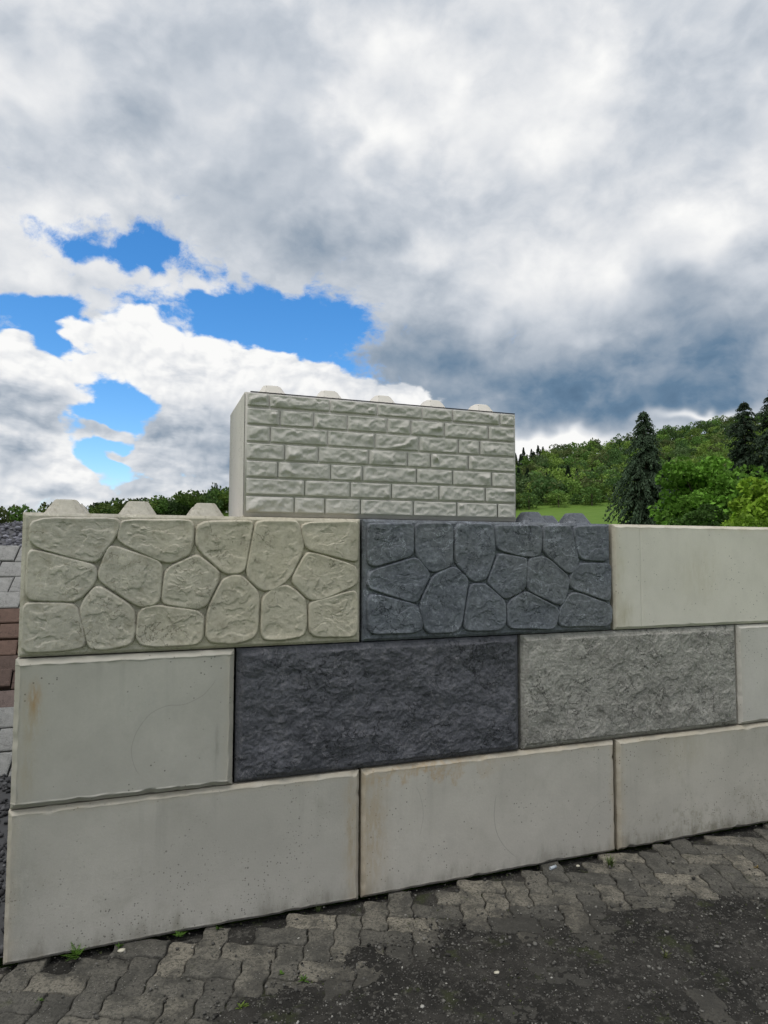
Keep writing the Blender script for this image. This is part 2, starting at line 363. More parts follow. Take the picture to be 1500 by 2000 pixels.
def rocky(name, base, light, dark, seed=0.0, grain=60.0, bstr=0.5, tint=None, rough=0.8, grad=None, dist=0.004, blotch=0.25, vein=0.75):
    mt, T = new_mat(name)
    p = T.V('ADD', T.obj, (seed * 2.3, seed * 1.1, seed * 0.7))
    big = T.noise(p, 3.0, 5, 0.6); mid = T.noise(p, 18.0, 6, 0.68, 0.8); fin = T.noise(p, grain, 5, 0.7)
    c = T.mix(T.ss(big, 0.3, 0.7), sc(base, 0.86), sc(base, 1.12))
    if tint is not None:
        tf = T.ss(T.noise(p, 1.7, 4, 0.6), 0.40, 0.62)
        if grad is not None:
            tf = T.M('ADD', T.M('MULTIPLY', tf, 0.45), T.M('MULTIPLY', T.ss(T.xyz(T.obj)[0], grad[0], grad[1]), 0.6), clamp=True)
        c = T.mix(tf, c, tint)
    c = T.mix(T.M('MULTIPLY', T.ss(T.noise(p, 6.5, 5, 0.65), 0.50, 0.70), blotch), c, dark)
    c = T.mix(T.M('MULTIPLY', T.ss(mid, 0.50, 0.74), 0.65), c, light)
    c = T.mix(T.M('MULTIPLY', T.ss(mid, 0.50, 0.28), 0.70), c, dark)
    c = T.mix(T.M('MULTIPLY', T.ss(fin, 0.50, 0.70), 0.65), c, dark)
    c = T.mix(T.M('MULTIPLY', T.ss(fin, 0.46, 0.30), 0.55), c, light)
    # pale scuffed ridges and dark hairline cracks
    vn = T.M('ABSOLUTE', T.M('SUBTRACT', T.noise(p, 8.0, 5, 0.6, 0.3), 0.5))
    vm = T.ss(T.noise(p, 5.0, 2, 0.5), 0.48, 0.60)
    c = T.mix(T.M('MULTIPLY', T.M('MULTIPLY', T.ss(vn, 0.010, 0.002), vm), vein), c, sc(light, 1.35))
    vn2 = T.M('ABSOLUTE', T.M('SUBTRACT', T.noise(T.V('ADD', p, (7.3, 2.1, 4.4)), 7.0, 5, 0.6, 0.3), 0.5))
    vm2 = T.ss(T.noise(p, 4.0, 2, 0.5), 0.52, 0.42)
    crack = T.M('MULTIPLY', T.ss(vn2, 0.009, 0.002), vm2)
    c = T.mix(T.M('MULTIPLY', crack, 0.8), c, sc(dark, 0.6))
    z = T.xyz(T.obj)[2]
    sv = T.noise(T.V('MULTIPLY', p, (22.0, 22.0, 1.2)), 1.0, 3, 0.6)
    c = T.mix(T.M('MULTIPLY', T.M('MULTIPLY', T.ss(sv, 0.54, 0.72), T.ss(z, 0.30, 0.58)), 0.35), c, dark)
    T.put(T.pb.inputs['Base Color'], c)
    T.pb.inputs['Roughness'].default_value = rough
    T.pb.inputs['Specular IOR Level'].default_value = 0.3
    nb = bump(T, T.M('SUBTRACT', T.M('ADD', fin, T.M('MULTIPLY', mid, 1.3)), T.M('MULTIPLY', crack, 0.8)), bstr, dist)
    nb = bump(T, T.noise(p, 260.0, 2, 0.6), 0.3, 0.0015, nb)
    T.put(T.pb.inputs['Normal'], nb)
    return mt

BROWN = (0.30, 0.19, 0.09)
mat_D = concrete('smooth_concrete_upper', (0.405, 0.408, 0.372), 0.08, 0.10, 0.22, 0.16, L=0.87, blobs=[(0.075, 0.43, 0.020, 0.055, 0.8, (0.36, 0.20, 0.07)), (0.07, 0.36, 0.035, 0.12, 0.45, (0.34, 0.27, 0.15)), (0.06, 0.15, 0.03, 0.12, 0.35, (0.34, 0.29, 0.18)), (0.80, 0.17, 0.012, 0.10, 0.6, (0.24, 0.24, 0.21)), (0.5, 0.35, 0.16, 0.14, 0.25, (0.31, 0.32, 0.29))], seed=1.0, grime=0.22, fine=0.5, lines=[(0.62, 0.20, 0.17, 0.08, 0.60, 0.30, 0.40, 0.62), (0.62, 0.57, 0.20, 0.10, 0.50, 0.28, 0.60, 0.80)])
mat_A = concrete('pored_concrete_base', (0.425, 0.425, 0.385), 0.08, 0.95, 0.28, 0.30, seed=2.0, splash=0.7, grime=0.38, blobs=[(0.05, 0.3, 0.05, 0.25, 0.5, (0.30, 0.30, 0.26)), (1.43, 0.3, 0.03, 0.3, 0.6, (0.36, 0.28, 0.17))])
mat_B = concrete('stained_concrete_base', (0.455, 0.45, 0.405), 0.08, 0.30, 0.22, 0.42, seed=3.0, splash=0.6, grime=0.26, blobs=[(0.06, 0.32, 0.06, 0.3, 0.7, (0.40, 0.32, 0.21)), (0.35, 0.56, 0.3, 0.03, 0.6, (0.40, 0.27, 0.13))], lines=[(1.00, 0.30, 0.29, 0.06, 0.40, 0.45, 0.6, 1.0), (0.02, 0.36, 0.29, 0.24, 0.50, 0.28, 0.2, 0.5), (1.42, 0.14, 0.15, 0.16, 0.32, 0.22, 1.25, 1.45)])
mat_C = concrete('weathered_concrete_base', (0.435, 0.43, 0.382), 0.10, 0.40, 0.45, 0.35, seed=4.0, splash=0.9, grime=0.60, blobs=[(0.7, 0.03, 0.7, 0.05, 0.5, (0.20, 0.19, 0.14)), (0.45, 0.5, 0.2, 0.12, 0.35, (0.36, 0.32, 0.22))])
mat_G = concrete('pale_concrete_block', (0.50, 0.50, 0.465), 0.06, 0.75, 0.15, 0.12, seed=5.0, grime=0.12)
mat_J = concrete('clean_concrete_block', (0.60, 0.595, 0.535), 0.06, 0.15, 0.12, 0.35, seed=6.0, grime=0.14, blobs=[(0.07, 0.07, 0.05, 0.09, 0.6, (0.38, 0.34, 0.22)), (0.05, 0.35, 0.03, 0.10, 0.35, (0.40, 0.37, 0.24)), (0.62, 0.30, 0.16, 0.16, 0.35, (0.46, 0.42, 0.30)), (0.187, 0.3, 0.006, 0.5, 0.35, (0.40, 0.38, 0.33))], fine=0.4)
mat_H = rocky('beige_cast_stone', (0.43, 0.407, 0.353), (0.565, 0.527, 0.44), (0.295, 0.268, 0.207), 1.0, tint=(0.490, 0.450, 0.352), grad=(0.1, 1.3), bstr=0.3, vein=0.4)
mat_I = rocky('slate_blue_cast_stone', (0.132, 0.145, 0.170), (0.26, 0.28, 0.315), (0.056, 0.062, 0.076), 2.0, tint=(0.145, 0.155, 0.168), bstr=0.6)
mat_E = rocky('charcoal_split_face', (0.100, 0.102, 0.118), (0.200, 0.194, 0.210), (0.041, 0.043, 0.051), 3.0, grain=80.0, bstr=0.8, dist=0.008, blotch=0.5, vein=0.4)
mat_F = rocky('grey_split_face', (0.325, 0.315, 0.288), (0.49, 0.475, 0.435), (0.150, 0.144, 0.130), 4.0, grain=90.0, bstr=0.8, dist=0.008, blotch=0.6, vein=0.25)
mat_K = concrete('cream_cast_brick', (0.525, 0.522, 0.492), 0.07, 0.0, 0.15, 0.0, seed=7.0, grime=0.40, fine=2.2)
mat_Kb = concrete('cream_block_side', (0.63, 0.62, 0.575), 0.05, 0.60, 0.12, 0.0, seed=8.0, grime=0.15, fine=0.6)
def simple(name, colr, rough=0.7, scale=40.0, var=0.25):
    mt, T = new_mat(name)
    n = T.noise(T.obj, scale, 4, 0.6)
    T.put(T.pb.inputs['Base Color'], T.mix(n, sc(colr, 1 - var), sc(colr, 1 + var)))
    T.pb.inputs['Roughness'].default_value = rough
    return mt
mat_black = simple('black_edge_line', (0.02, 0.02, 0.02))

# ------------------------------------------------------------------ concrete blocks
LP, HP, DEP = 1.4775, 0.6, 0.6
def axis(n_len, step, edge=0.036, estep=0.0024):
    e = np.arange(0, edge, estep)
    k = max(2, int(round((n_len - 2 * edge) / step)))
    return np.concatenate([e, np.linspace(edge, n_len - edge, k + 1), (n_len - e)[::-1]])
def block_mesh(name, L, H, D, xs, zs, yf):
    X, Z = np.meshgrid(xs, zs)               # rows z, cols x
    Y = yf(X, Z)
    nz, nx = X.shape
    v = np.stack([X, Y, Z], -1).reshape(-1, 3)
    idx = np.arange(nz * nx).reshape(nz, nx)
    q = np.stack([idx[:-1, :-1], idx[:-1, 1:], idx[1:, 1:], idx[1:, :-1]], -1).reshape(-1, 4)
    ring = np.concatenate([idx[0, :-1], idx[:-1, -1], idx[-1, :0:-1], idx[:0:-1, 0]])
    n0 = len(v); r = len(ring)
    back = v[ring].copy()
    mid = back.copy(); mid[:, 1] = D * 0.25
    bk = back.copy(); bk[:, 1] = D
    base = v[ring]
    v = np.concatenate([v, base, mid, bk])   # duplicated ring keeps the arris crisp
    a = np.arange(r); b2 = (a + 1) % r
    s1 = np.stack([n0 + a, n0 + r + a, n0 + r + b2, n0 + b2], -1)
    s2 = np.stack([n0 + r + a, n0 + 2 * r + a, n0 + 2 * r + b2, n0 + r + b2], -1)
    q = np.concatenate([q, s1, s2])
    # back face as a fan
    c = len(v); v = np.concatenate([v, [[L / 2, D, H / 2]]])
    t = np.stack([n0 + 2 * r + a, np.full(r, c), n0 + 2 * r + b2], -1)
    return mesh_np(name, v, q, t, smooth=True)
def edge_d(X, Z, L, H):
    return X, L - X, Z, H - Z
def plain_front(L, H, seed, cham=0.013, lip=0.0015, warp=0.002, chips=1.0):
    def f(X, Z):
        y = np.zeros_like(X) + warp * fbm(X * 2.5, Z * 2.5, 2, seed)
        for k, (dd, t) in enumerate(((X, Z), (L - X, Z), (Z, X), (H - Z, X))):
            c = cham + 0.0035 * fbm(t * 14, t * 0 + k * 7.3, 4, seed + k) * chips
            ch = np.clip(fbm(t * 9, t * 0 + k * 3.1, 4, seed + 31 + k) - 0.45, 0, 1) * 0.022 * chips
            y = np.maximum(y, (c + ch - dd))
            y = y - lip * np.exp(-((dd - c - 0.003) / 0.0024) ** 2) * (0.5 + 0.8 * fbm(t * 20, t * 0 + k, 3, seed + 50))
        return y
    return f
def stud_mesh():
    def build(bm):
        rings = []
        for (w, c, z) in ((0.176, 0.030, -0.004), (0.168, 0.030, 0.0), (0.092, 0.018, 0.060), (0.080, 0.016, 0.066)):
            h = w / 2
            pts = [(-h + c, -h), (h - c, -h), (h, -h + c), (h, h - c), (h - c, h), (-h + c, h), (-h, h - c), (-h, -h + c)]
            rings.append([bm.verts.new((x, y, z)) for x, y in pts])
        for a, b2 in zip(rings[:-1], rings[1:]):
            for i in range(8):
                bm.faces.new((a[i], a[(i + 1) % 8], b2[(i + 1) % 8], b2[i]))
        bm.faces.new(rings[-1]); bm.faces.new(rings[0][::-1])
    return bm_mesh('stud', build)
def add_studs(parent, mat, n, z, first=0.148, pitch=0.2955, skip=()):
    me = stud_mesh(); me.materials.append(mat)
    for j in range(2):
        for i in range(n):
            if (i, j) in skip: continue
            o = obj('stud', me, None, parent, (first + i * pitch, 0.155 + j * 0.29, z))
            o.rotation_euler = (0, 0, random.uniform(-0.03, 0.03))

def plain_block(loc, L, mat, label, seed, cham=0.013, dy=0.0, rz=0.0, **kw):
    H = 0.594
    me = block_mesh('concrete_block', L, H, DEP, axis(L, 0.014), axis(H, 0.014), plain_front(L, H, seed, cham, **kw))
    o = obj('concrete_block', me, mat, None, (loc[0], loc[1] + dy, loc[2]))
    o.rotation_euler = (0, 0, rz)
    return tag(o, label, 'concrete block', 'stacked blocks of the wall')
GAP = 0.007
plain_block((-1.482, 0, 0.0), 1.472, mat_A, 'grey pitted concrete block at the left end of the bottom course', 101, 0.015, chips=1.1)
plain_block((0.004, 0, 0.0), 1.466, mat_B, 'smooth concrete block with brown edge stains, middle of the bottom course', 102, 0.015, chips=1.0, dy=0.003)
plain_block((LP + 0.009, 0, 0.0), 1.466, mat_C, 'dirty streaked concrete block at the right end of the bottom course', 103, 0.016, chips=1.2, dy=-0.002)
plain_block((-1.476, 0, 0.6), 0.872, mat_D, 'short light grey block with orange rust mark, left end of second course', 104, 0.019, dy=-0.006, lip=0.004, chips=1.0)
plain_block((2.398, 0, 0.6), 1.470, mat_G, 'pale pitted concrete block beside the grey rough block, cut by the right edge', 105, 0.017, dy=0.004)
# top right block with its vertical mould seam
def j_front(L, H, seed):
    base = plain_front(L, H, seed, 0.015, 0.001, 0.0015, 0.8)
    def f(X, Z):
        return base(X, Z) + 0.0022 * np.exp(-((X - 0.187) / 0.0045) ** 2)
    return f
Lj = 1.47
xsj = np.unique(np.concatenate([axis(Lj, 0.014), np.arange(0.17, 0.205, 0.003)]))
oj = obj('concrete_block', block_mesh('concrete_block', Lj, 0.594, DEP, xsj, axis(0.594, 0.014), j_front(Lj, 0.594, 106)), mat_J, None, (LP + 0.012, 0.006, 1.2))
tag(oj, 'clean smooth concrete block with a vertical seam, right of the blue-grey stone block', 'concrete block', 'stacked blocks of the wall')

# split-faced blocks of the second course
def rough_front(L, H, seed, kind):
    def f(X, Z):
        dd = np.minimum(np.minimum(X, L - X), np.minimum(Z, H - Z))
        wob = 0.004 * fbm(X * 12, Z * 12, 3, seed + 9)
        if kind == 'E':
            wx = X + 0.02 * fbm(X * 9, Z * 9, 3, seed + 1); wz = Z + 0.02 * fbm(X * 9, Z * 9, 3, seed + 2)
            h = 0.011 * fbm(X * 3.2, Z * 4, 4, seed) + 0.0026 * fbm(wx * 18, wz * 26, 4, seed + 3, 0.7)
            h = h + 0.0022 * terrace(2.4 * fbm(wx * 6 + wz * 3, wz * 10, 4, seed + 4), 0.1)
            h = h + 0.0016 * fbm(wx * 50, wz * 60, 2, seed + 5, 0.8)
        else:
            wx = X + 0.03 * fbm(X * 6, Z * 6, 3, seed + 1); wz = Z + 0.03 * fbm(X * 6, Z * 6, 3, seed + 2)
            h = 0.009 * fbm(X * 3, Z * 3, 4, seed) + 0.0018 * fbm(wx * 34, wz * 34, 3, seed + 3, 0.8)
            h = h + 0.004 * terrace(1.6 * fbm(wx * 3.5 + 2, wz * 3.5, 4, seed + 4), 0.06) + 0.0020 * np.abs(fbm(wx * 60, wz * 60, 2, seed + 5))
        k = sstep(dd + wob, 0.018, 0.030)
        y = 0.012 - (0.010 + h) * k
        y = np.maximum(y, 0.026 - dd)
        return y
    return f
for nm, x0, L, mt, seed, kind, lab in (
        ('split_face_block', -0.592, 1.464, mat_E, 201, 'E', 'charcoal split-face block with rough slate surface, in the second course'),
        ('split_face_block', 0.890, 1.498, mat_F, 202, 'F', 'grey grainy split-face block right of the charcoal one')):
    xs = axis(L, 0.0045, 0.03, 0.004); zs = axis(0.594, 0.0045, 0.03, 0.004)
    o = obj(nm, block_mesh(nm, L, 0.594, DEP, xs, zs, rough_front(L, 0.594, seed, kind)), mt, None, (x0, 0.0, 0.6))
    tag(o, lab, 'concrete block', 'stacked blocks of the wall')

# stone-pattern blocks
STONES_BEIGE = [[(0.042, 0.573), (0.363, 0.579), (0.382, 0.55), (0.364, 0.498), (0.296, 0.391), (0.235, 0.399), (0.041, 0.459)],
    [(0.393, 0.572), (0.665, 0.577), (0.685, 0.55), (0.679, 0.43), (0.597, 0.387), (0.536, 0.398), (0.376, 0.477), (0.379, 0.529)],
    [(0.702, 0.569), (0.94, 0.577), (0.946, 0.549), (0.916, 0.359), (0.889, 0.339), (0.823, 0.337), (0.699, 0.452)],
    [(0.968, 0.577), (1.145, 0.58), (1.163, 0.558), (1.187, 0.449), (1.119, 0.312), (1.051, 0.262), (0.995, 0.258), (0.916, 0.325), (0.952, 0.526)],
    [(1.172, 0.573), (1.44, 0.586), (1.455, 0.557), (1.451, 0.397), (1.428, 0.391), (1.211, 0.443), (1.187, 0.483)],
    [(0.05, 0.444), (0.278, 0.383), (0.294, 0.352), (0.289, 0.306), (0.239, 0.245), (0.202, 0.226), (0.048, 0.236), (0.034, 0.265), (0.035, 0.419)],
    [(0.338, 0.456), (0.376, 0.454), (0.536, 0.398), (0.557, 0.366), (0.55, 0.223), (0.52, 0.203), (0.461, 0.199), (0.313, 0.306), (0.302, 0.342)],
    [(0.689, 0.416), (0.716, 0.412), (0.796, 0.348), (0.802, 0.316), (0.746, 0.197), (0.704, 0.182), (0.57, 0.207), (0.56, 0.233), (0.572, 0.361)],
    [(0.856, 0.328), (0.9, 0.326), (0.973, 0.252), (0.979, 0.213), (0.975, 0.08), (0.953, 0.043), (0.877, 0.024), (0.77, 0.034), (0.748, 0.067), (0.757, 0.186), (0.813, 0.305)],
    [(1.199, 0.432), (1.258, 0.424), (1.429, 0.373), (1.454, 0.332), (1.448, 0.279), (1.284, 0.212), (1.219, 0.21), (1.137, 0.289), (1.136, 0.323)],
    [(0.04, 0.225), (0.203, 0.219), (0.227, 0.19), (0.258, 0.067), (0.249, 0.037), (0.171, 0.026), (0.046, 0.025), (0.027, 0.047), (0.024, 0.2)],
    [(0.29, 0.285), (0.323, 0.28), (0.446, 0.194), (0.453, 0.09), (0.435, 0.039), (0.339, 0.023), (0.282, 0.03), (0.268, 0.056), (0.236, 0.179), (0.249, 0.23)],
    [(0.49, 0.193), (0.54, 0.202), (0.704, 0.177), (0.734, 0.149), (0.733, 0.057), (0.707, 0.026), (0.544, 0.025), (0.479, 0.037), (0.459, 0.069), (0.466, 0.173)],
    [(1.051, 0.273), (1.108, 0.28), (1.154, 0.249), (1.196, 0.208), (1.203, 0.094), (1.186, 0.044), (1.088, 0.031), (1.009, 0.035), (0.992, 0.069), (0.995, 0.224)],
    [(1.231, 0.202), (1.429, 0.252), (1.452, 0.226), (1.453, 0.062), (1.431, 0.03), (1.25, 0.038), (1.217, 0.065), (1.216, 0.185)]]
STONES_SLATE = [[(0.037, 0.573), (0.248, 0.58), (0.267, 0.56), (0.264, 0.431), (0.238, 0.412), (0.068, 0.366), (0.04, 0.375), (0.026, 0.408), (0.028, 0.556)],
    [(0.295, 0.579), (0.464, 0.584), (0.485, 0.558), (0.481, 0.388), (0.458, 0.359), (0.373, 0.336), (0.336, 0.355), (0.281, 0.422), (0.277, 0.555)],
    [(0.523, 0.581), (0.695, 0.584), (0.721, 0.562), (0.728, 0.427), (0.676, 0.299), (0.62, 0.285), (0.577, 0.3), (0.506, 0.378), (0.499, 0.427), (0.501, 0.558)],
    [(0.746, 0.577), (0.991, 0.583), (1.016, 0.551), (1.007, 0.433), (0.971, 0.412), (0.871, 0.419), (0.756, 0.447), (0.736, 0.472), (0.734, 0.562)],
    [(1.038, 0.577), (1.185, 0.582), (1.204, 0.564), (1.25, 0.386), (1.231, 0.339), (1.193, 0.326), (1.157, 0.335), (1.036, 0.428), (1.025, 0.458), (1.026, 0.556)],
    [(1.229, 0.58), (1.426, 0.586), (1.449, 0.562), (1.446, 0.407), (1.422, 0.388), (1.282, 0.397), (1.251, 0.418), (1.222, 0.533)],
    [(0.259, 0.406), (0.295, 0.398), (0.352, 0.331), (0.347, 0.303), (0.29, 0.195), (0.259, 0.186), (0.044, 0.255), (0.027, 0.279), (0.034, 0.329), (0.068, 0.352)],
    [(0.474, 0.359), (0.511, 0.349), (0.568, 0.295), (0.565, 0.261), (0.532, 0.069), (0.499, 0.031), (0.352, 0.032), (0.326, 0.057), (0.305, 0.152), (0.31, 0.199), (0.373, 0.317)],
    [(0.756, 0.427), (0.912, 0.405), (0.919, 0.377), (0.91, 0.256), (0.892, 0.236), (0.811, 0.198), (0.771, 0.199), (0.693, 0.269), (0.687, 0.294), (0.739, 0.407)],
    [(0.929, 0.402), (1.012, 0.412), (1.06, 0.397), (1.175, 0.309), (1.186, 0.272), (1.154, 0.17), (1.117, 0.152), (0.939, 0.225), (0.918, 0.256)],
    [(1.257, 0.378), (1.448, 0.373), (1.463, 0.348), (1.459, 0.184), (1.437, 0.165), (1.204, 0.236), (1.19, 0.272), (1.199, 0.314)],
    [(0.593, 0.271), (0.665, 0.271), (0.709, 0.239), (0.786, 0.178), (0.789, 0.079), (0.77, 0.045), (0.73, 0.03), (0.575, 0.036), (0.548, 0.054), (0.552, 0.106), (0.576, 0.242)],
    [(0.049, 0.228), (0.098, 0.222), (0.259, 0.181), (0.29, 0.162), (0.315, 0.076), (0.305, 0.048), (0.249, 0.036), (0.059, 0.039), (0.038, 0.063), (0.027, 0.196)],
    [(0.904, 0.226), (0.939, 0.217), (1.105, 0.14), (1.116, 0.109), (1.097, 0.044), (1.073, 0.024), (0.832, 0.036), (0.804, 0.054), (0.801, 0.158), (0.822, 0.187)],
    [(1.216, 0.215), (1.266, 0.207), (1.449, 0.147), (1.466, 0.12), (1.46, 0.046), (1.428, 0.027), (1.14, 0.035), (1.118, 0.058), (1.123, 0.13), (1.179, 0.2)]]
BRICK_JOINTS = [[0.004, 0.115, 0.416, 0.665, 0.913, 1.09, 1.376, 1.471],
    [0.008, 0.167, 0.334, 0.506, 0.719, 0.85, 1.041, 1.303, 1.47],
    [0.009, 0.121, 0.405, 0.653, 0.895, 1.123, 1.251, 1.47],
    [0.01, 0.192, 0.359, 0.62, 0.831, 0.961, 1.181, 1.474],
    [0.011, 0.16, 0.421, 0.589, 0.881, 1.089, 1.323, 1.476],
    [0.013, 0.292, 0.523, 0.743, 1.009, 1.282, 1.478],
    [0.014, 0.241, 0.394, 0.577, 0.863, 1.113, 1.357, 1.479]]
def chaikin(p, n=2):
    for _ in range(n):
        q = []
        for i in range(len(p)):
            a = np.array(p[i]); b2 = np.array(p[(i + 1) % len(p)])
            q.append(a * 0.83 + b2 * 0.17); q.append(a * 0.17 + b2 * 0.83)
        p = q
    return np.array(p)
def stone_mesh(poly, seed, y0=0.014, proud=0.022, rings=42, spokes=168):
    p = np.array(poly); c0 = p.mean(0); dv = p - c0; p = p + dv / np.linalg.norm(dv, axis=1, keepdims=True) * 0.0085
    p = chaikin(p, 2)
    c = p.mean(0); pa = p - c
    seg = np.concatenate([p, p[:1]]); sl = np.r_[0, np.cumsum(np.linalg.norm(np.diff(seg, axis=0), axis=1))]
    tt = np.linspace(0, sl[-1], spokes, endpoint=False)
    bx = np.interp(tt, sl, seg[:, 0]) - c[0]; bz = np.interp(tt, sl, seg[:, 1]) - c[1]
    R = np.sqrt(bx ** 2 + bz ** 2)
    us = np.r_[np.linspace(0, 0.82, rings - 12)[1:], 1 - 0.18 * (1 - np.linspace(0, 1, 14)[1:]) ** 1.6]
    vs = [[c[0], c[1]]]; ue = [[1.0]]
    U = us[:, None]
    X = c[0] + U * bx[None]; Z = c[1] + U * bz[None]
    dist = (1 - U) * R[None]
    x = np.r_[c[0], X.ravel()]; z = np.r_[c[1], Z.ravel()]; dd = np.r_[R.mean(), dist.ravel()]
    prof = np.sqrt(np.clip(1 - (1 - np.clip(dd / 0.011, 0, 1)) ** 2, 0, 1))
    wx = x + 0.025 * fbm(x * 8, z * 8, 4, seed + 1); wz = z + 0.025 * fbm(x * 8, z * 8, 4, seed + 2)
    h = 0.0021 * terrace(1.7 * fbm(wx * 4.0 + 3, wz * 6.0, 5, seed, 0.5), 0.05)
    h = h + 0.0009 * fbm(wx * 22, wz * 30, 4, seed + 5, 0.6) + 0.0030 * fbm(x * 4, z * 4, 2, seed + 8)
    cr = np.abs(fbm(wx * 6, wz * 8, 4, seed + 11)); h = h + 0.0020 * np.exp(-(cr / 0.022) ** 2) * sstep(fbm(x * 5, z * 5, 2, seed + 13), 0.0, 0.3)
    k = sstep(dd, 0.004, 0.035)
    y = y0 + 0.003 - prof * proud - h * k * 1.15
    v = np.stack([x, y, z], -1)
    nr = len(us); q = []
    a = np.arange(spokes); b2 = (a + 1) % spokes
    for i in range(nr - 1):
        o0 = 1 + i * spokes; o1 = o0 + spokes
        q.append(np.stack([o0 + a, o1 + a, o1 + b2, o0 + b2], -1))
    t = np.stack([np.zeros(spokes, int), 1 + a, 1 + b2], -1)
    # orientation decided by polygon winding
    area = np.sum(bx * np.roll(bz, -1) - bz * np.roll(bx, -1))
    q = np.concatenate(q)
    if area < 0: q = q[:, ::-1]; t = t[:, ::-1]
    return mesh_np('stone', v, q, t, smooth=True)
def flat_front(L, H, seed, rec):
    def f(X, Z):
        y = rec + 0.0012 * fbm(X * 20, Z * 20, 4, seed)
        dd = np.minimum(np.minimum(X, L - X), np.minimum(Z, H - Z))
        rim = sstep(dd, 0.020, 0.010) * 0.004
        y = y - rim
        for k, e in enumerate((X, L - X, Z, H - Z)):
            y = np.maximum(y, rec + 0.012 - e)
        return y
    return f
for x0, L, mt, polys, seed, lab in (
        (-1.470, 1.462, mat_H, STONES_BEIGE, 300, 'beige block cast with large rounded fieldstones, left end of third course'),
        (0.004, 1.470, mat_I, STONES_SLATE, 400, 'dark blue-grey block cast with fieldstones, middle of the third course')):
    e = empty('fieldstone_block', (x0, 0.0, 1.2))
    tag(e, lab, 'concrete block', 'stacked blocks of the wall')
    xs = axis(L, 0.016, 0.03, 0.004); zs = axis(0.594, 0.016, 0.03, 0.004)
    obj('body', block_mesh('body', L, 0.594, DEP, xs, zs, flat_front(L, 0.594, seed, 0.014)), mt, e)
    off = (-LP - x0) if x0 < -1 else (0.0 - x0)
    for i, pl in enumerate(polys):
        pl = [(a + off, b2 - 0.003) for a, b2 in pl]
        obj('stone', stone_mesh(pl, seed + 20 * i), mt, e)
    add_studs(e, mt, 5, 0.592, skip=[(i, j) for i in ((3, 4) if x0 < -1 else (0, 1, 2)) for j in (0, 1)])   # the rest sit in the sockets of the block above

# brick-pattern block on top
eK = empty('brick_face_block', (-0.562, 0.085, 1.797), 0.0)
tag(eK, 'cream block with cast brick pattern standing alone on top of the wall', 'concrete block')
LK, HK = 1.478, 0.600
xs = axis(LK, 0.02, 0.03, 0.004); zs = axis(HK, 0.02, 0.03, 0.004)
obj('body', block_mesh('body', LK, HK, 0.60, xs, zs, flat_front(LK, HK, 500, 0.016)), mat_Kb, eK)
obj('face_panel', mesh_np('face_panel', [(0.004, 0.0105, 0.004), (LK - 0.004, 0.0105, 0.004), (LK - 0.004, 0.0105, HK - 0.004), (0.004, 0.0105, HK - 0.004), (0.004, 0.03, 0.004), (LK - 0.004, 0.03, 0.004), (LK - 0.004, 0.03, HK - 0.004), (0.004, 0.03, HK - 0.004)],
    [(0, 1, 2, 3), (1, 5, 6, 2), (5, 4, 7, 6), (4, 0, 3, 7), (3, 2, 6, 7), (4, 5, 1, 0)], smooth=False), mat_K, eK)
def brick_mesh(w, h, seed):
    rs = np.random.default_rng(seed)
    xs = np.unique(np.concatenate([np.linspace(0, 0.016, 5), np.linspace(0.016, w - 0.016, max(6, int(w / 0.0055))), np.linspace(w - 0.016, w, 5)]))
    zs = np.unique(np.concatenate([np.linspace(0, 0.014, 5), np.linspace(0.014, h - 0.014, 9), np.linspace(h - 0.014, h, 5)]))
    X, Z = np.meshgrid(xs, zs)
    dd = np.minimum(np.minimum(X, w - X), np.minimum(Z, h - Z))
    dx_ = np.minimum(X, w - X); dz_ = np.minimum(Z, h - Z)
    prof = np.sqrt(np.clip(1 - (1 - np.clip(dz_ / 0.006, 0, 1)) ** 2, 0, 1)) * (0.55 + 0.45 * sstep(dx_, 0.0, 0.014))
    wx = X + 0.012 * fbm(X * 18 + seed, Z * 18, 3, seed); wz = Z + 0.010 * fbm(X * 18, Z * 18 + seed, 3, seed + 3)
    fac = np.full_like(X, 9.0)
    for _ in range(int(5 + w * 34)):
        cx = rs.uniform(0, w); cz = rs.uniform(0.1, 0.9) * h; ax = rs.normal(0, 0.22); bz = rs.normal(0.05, 0.42)
        fac = np.minimum(fac, rs.uniform(0.003, 0.013) + ax * (wx - cx) + bz * (wz - cz) + 2.0 * (wx - cx) ** 2)
    fac = np.clip(fac, 0.0, 0.018) + 0.0028 * fbm(wx * 30, wz * 34, 4, seed + 7) + 0.004 * fbm(wx * 12, wz * 24, 3, seed + 8)
    k = sstep(dd, 0.003, 0.020)
    y = 0.0125 - prof * 0.014 - fac * k * 1.5
    nz, nx = X.shape
    v = np.stack([X, y, Z], -1).reshape(-1, 3); idx = np.arange(nz * nx).reshape(nz, nx)
    q = np.stack([idx[:-1, :-1], idx[:-1, 1:], idx[1:, 1:], idx[1:, :-1]], -1).reshape(-1, 4)
    return mesh_np('brick', v, q, smooth=True)
row_z = [0.566, 0.4815, 0.3975, 0.3135, 0.2290, 0.1450, 0.0600]
sd_ = 600
for zc, jx in zip(row_z, BRICK_JOINTS):
    jx = [0.008] + list(jx[1:-1]) + [LK - 0.008]
    hh = 0.0775 if zc < 0.56 else 0.064
    for a, b2 in zip(jx[:-1], jx[1:]):
        w = b2 - a - 0.006; sd_ += 13
        obj('brick', brick_mesh(w, hh, sd_), mat_K, eK, (a + 0.003, 0.0, zc - hh / 2 - (0.004 if zc > 0.56 else 0)))
add_studs(eK, mat_Kb, 5, HK - 0.002)
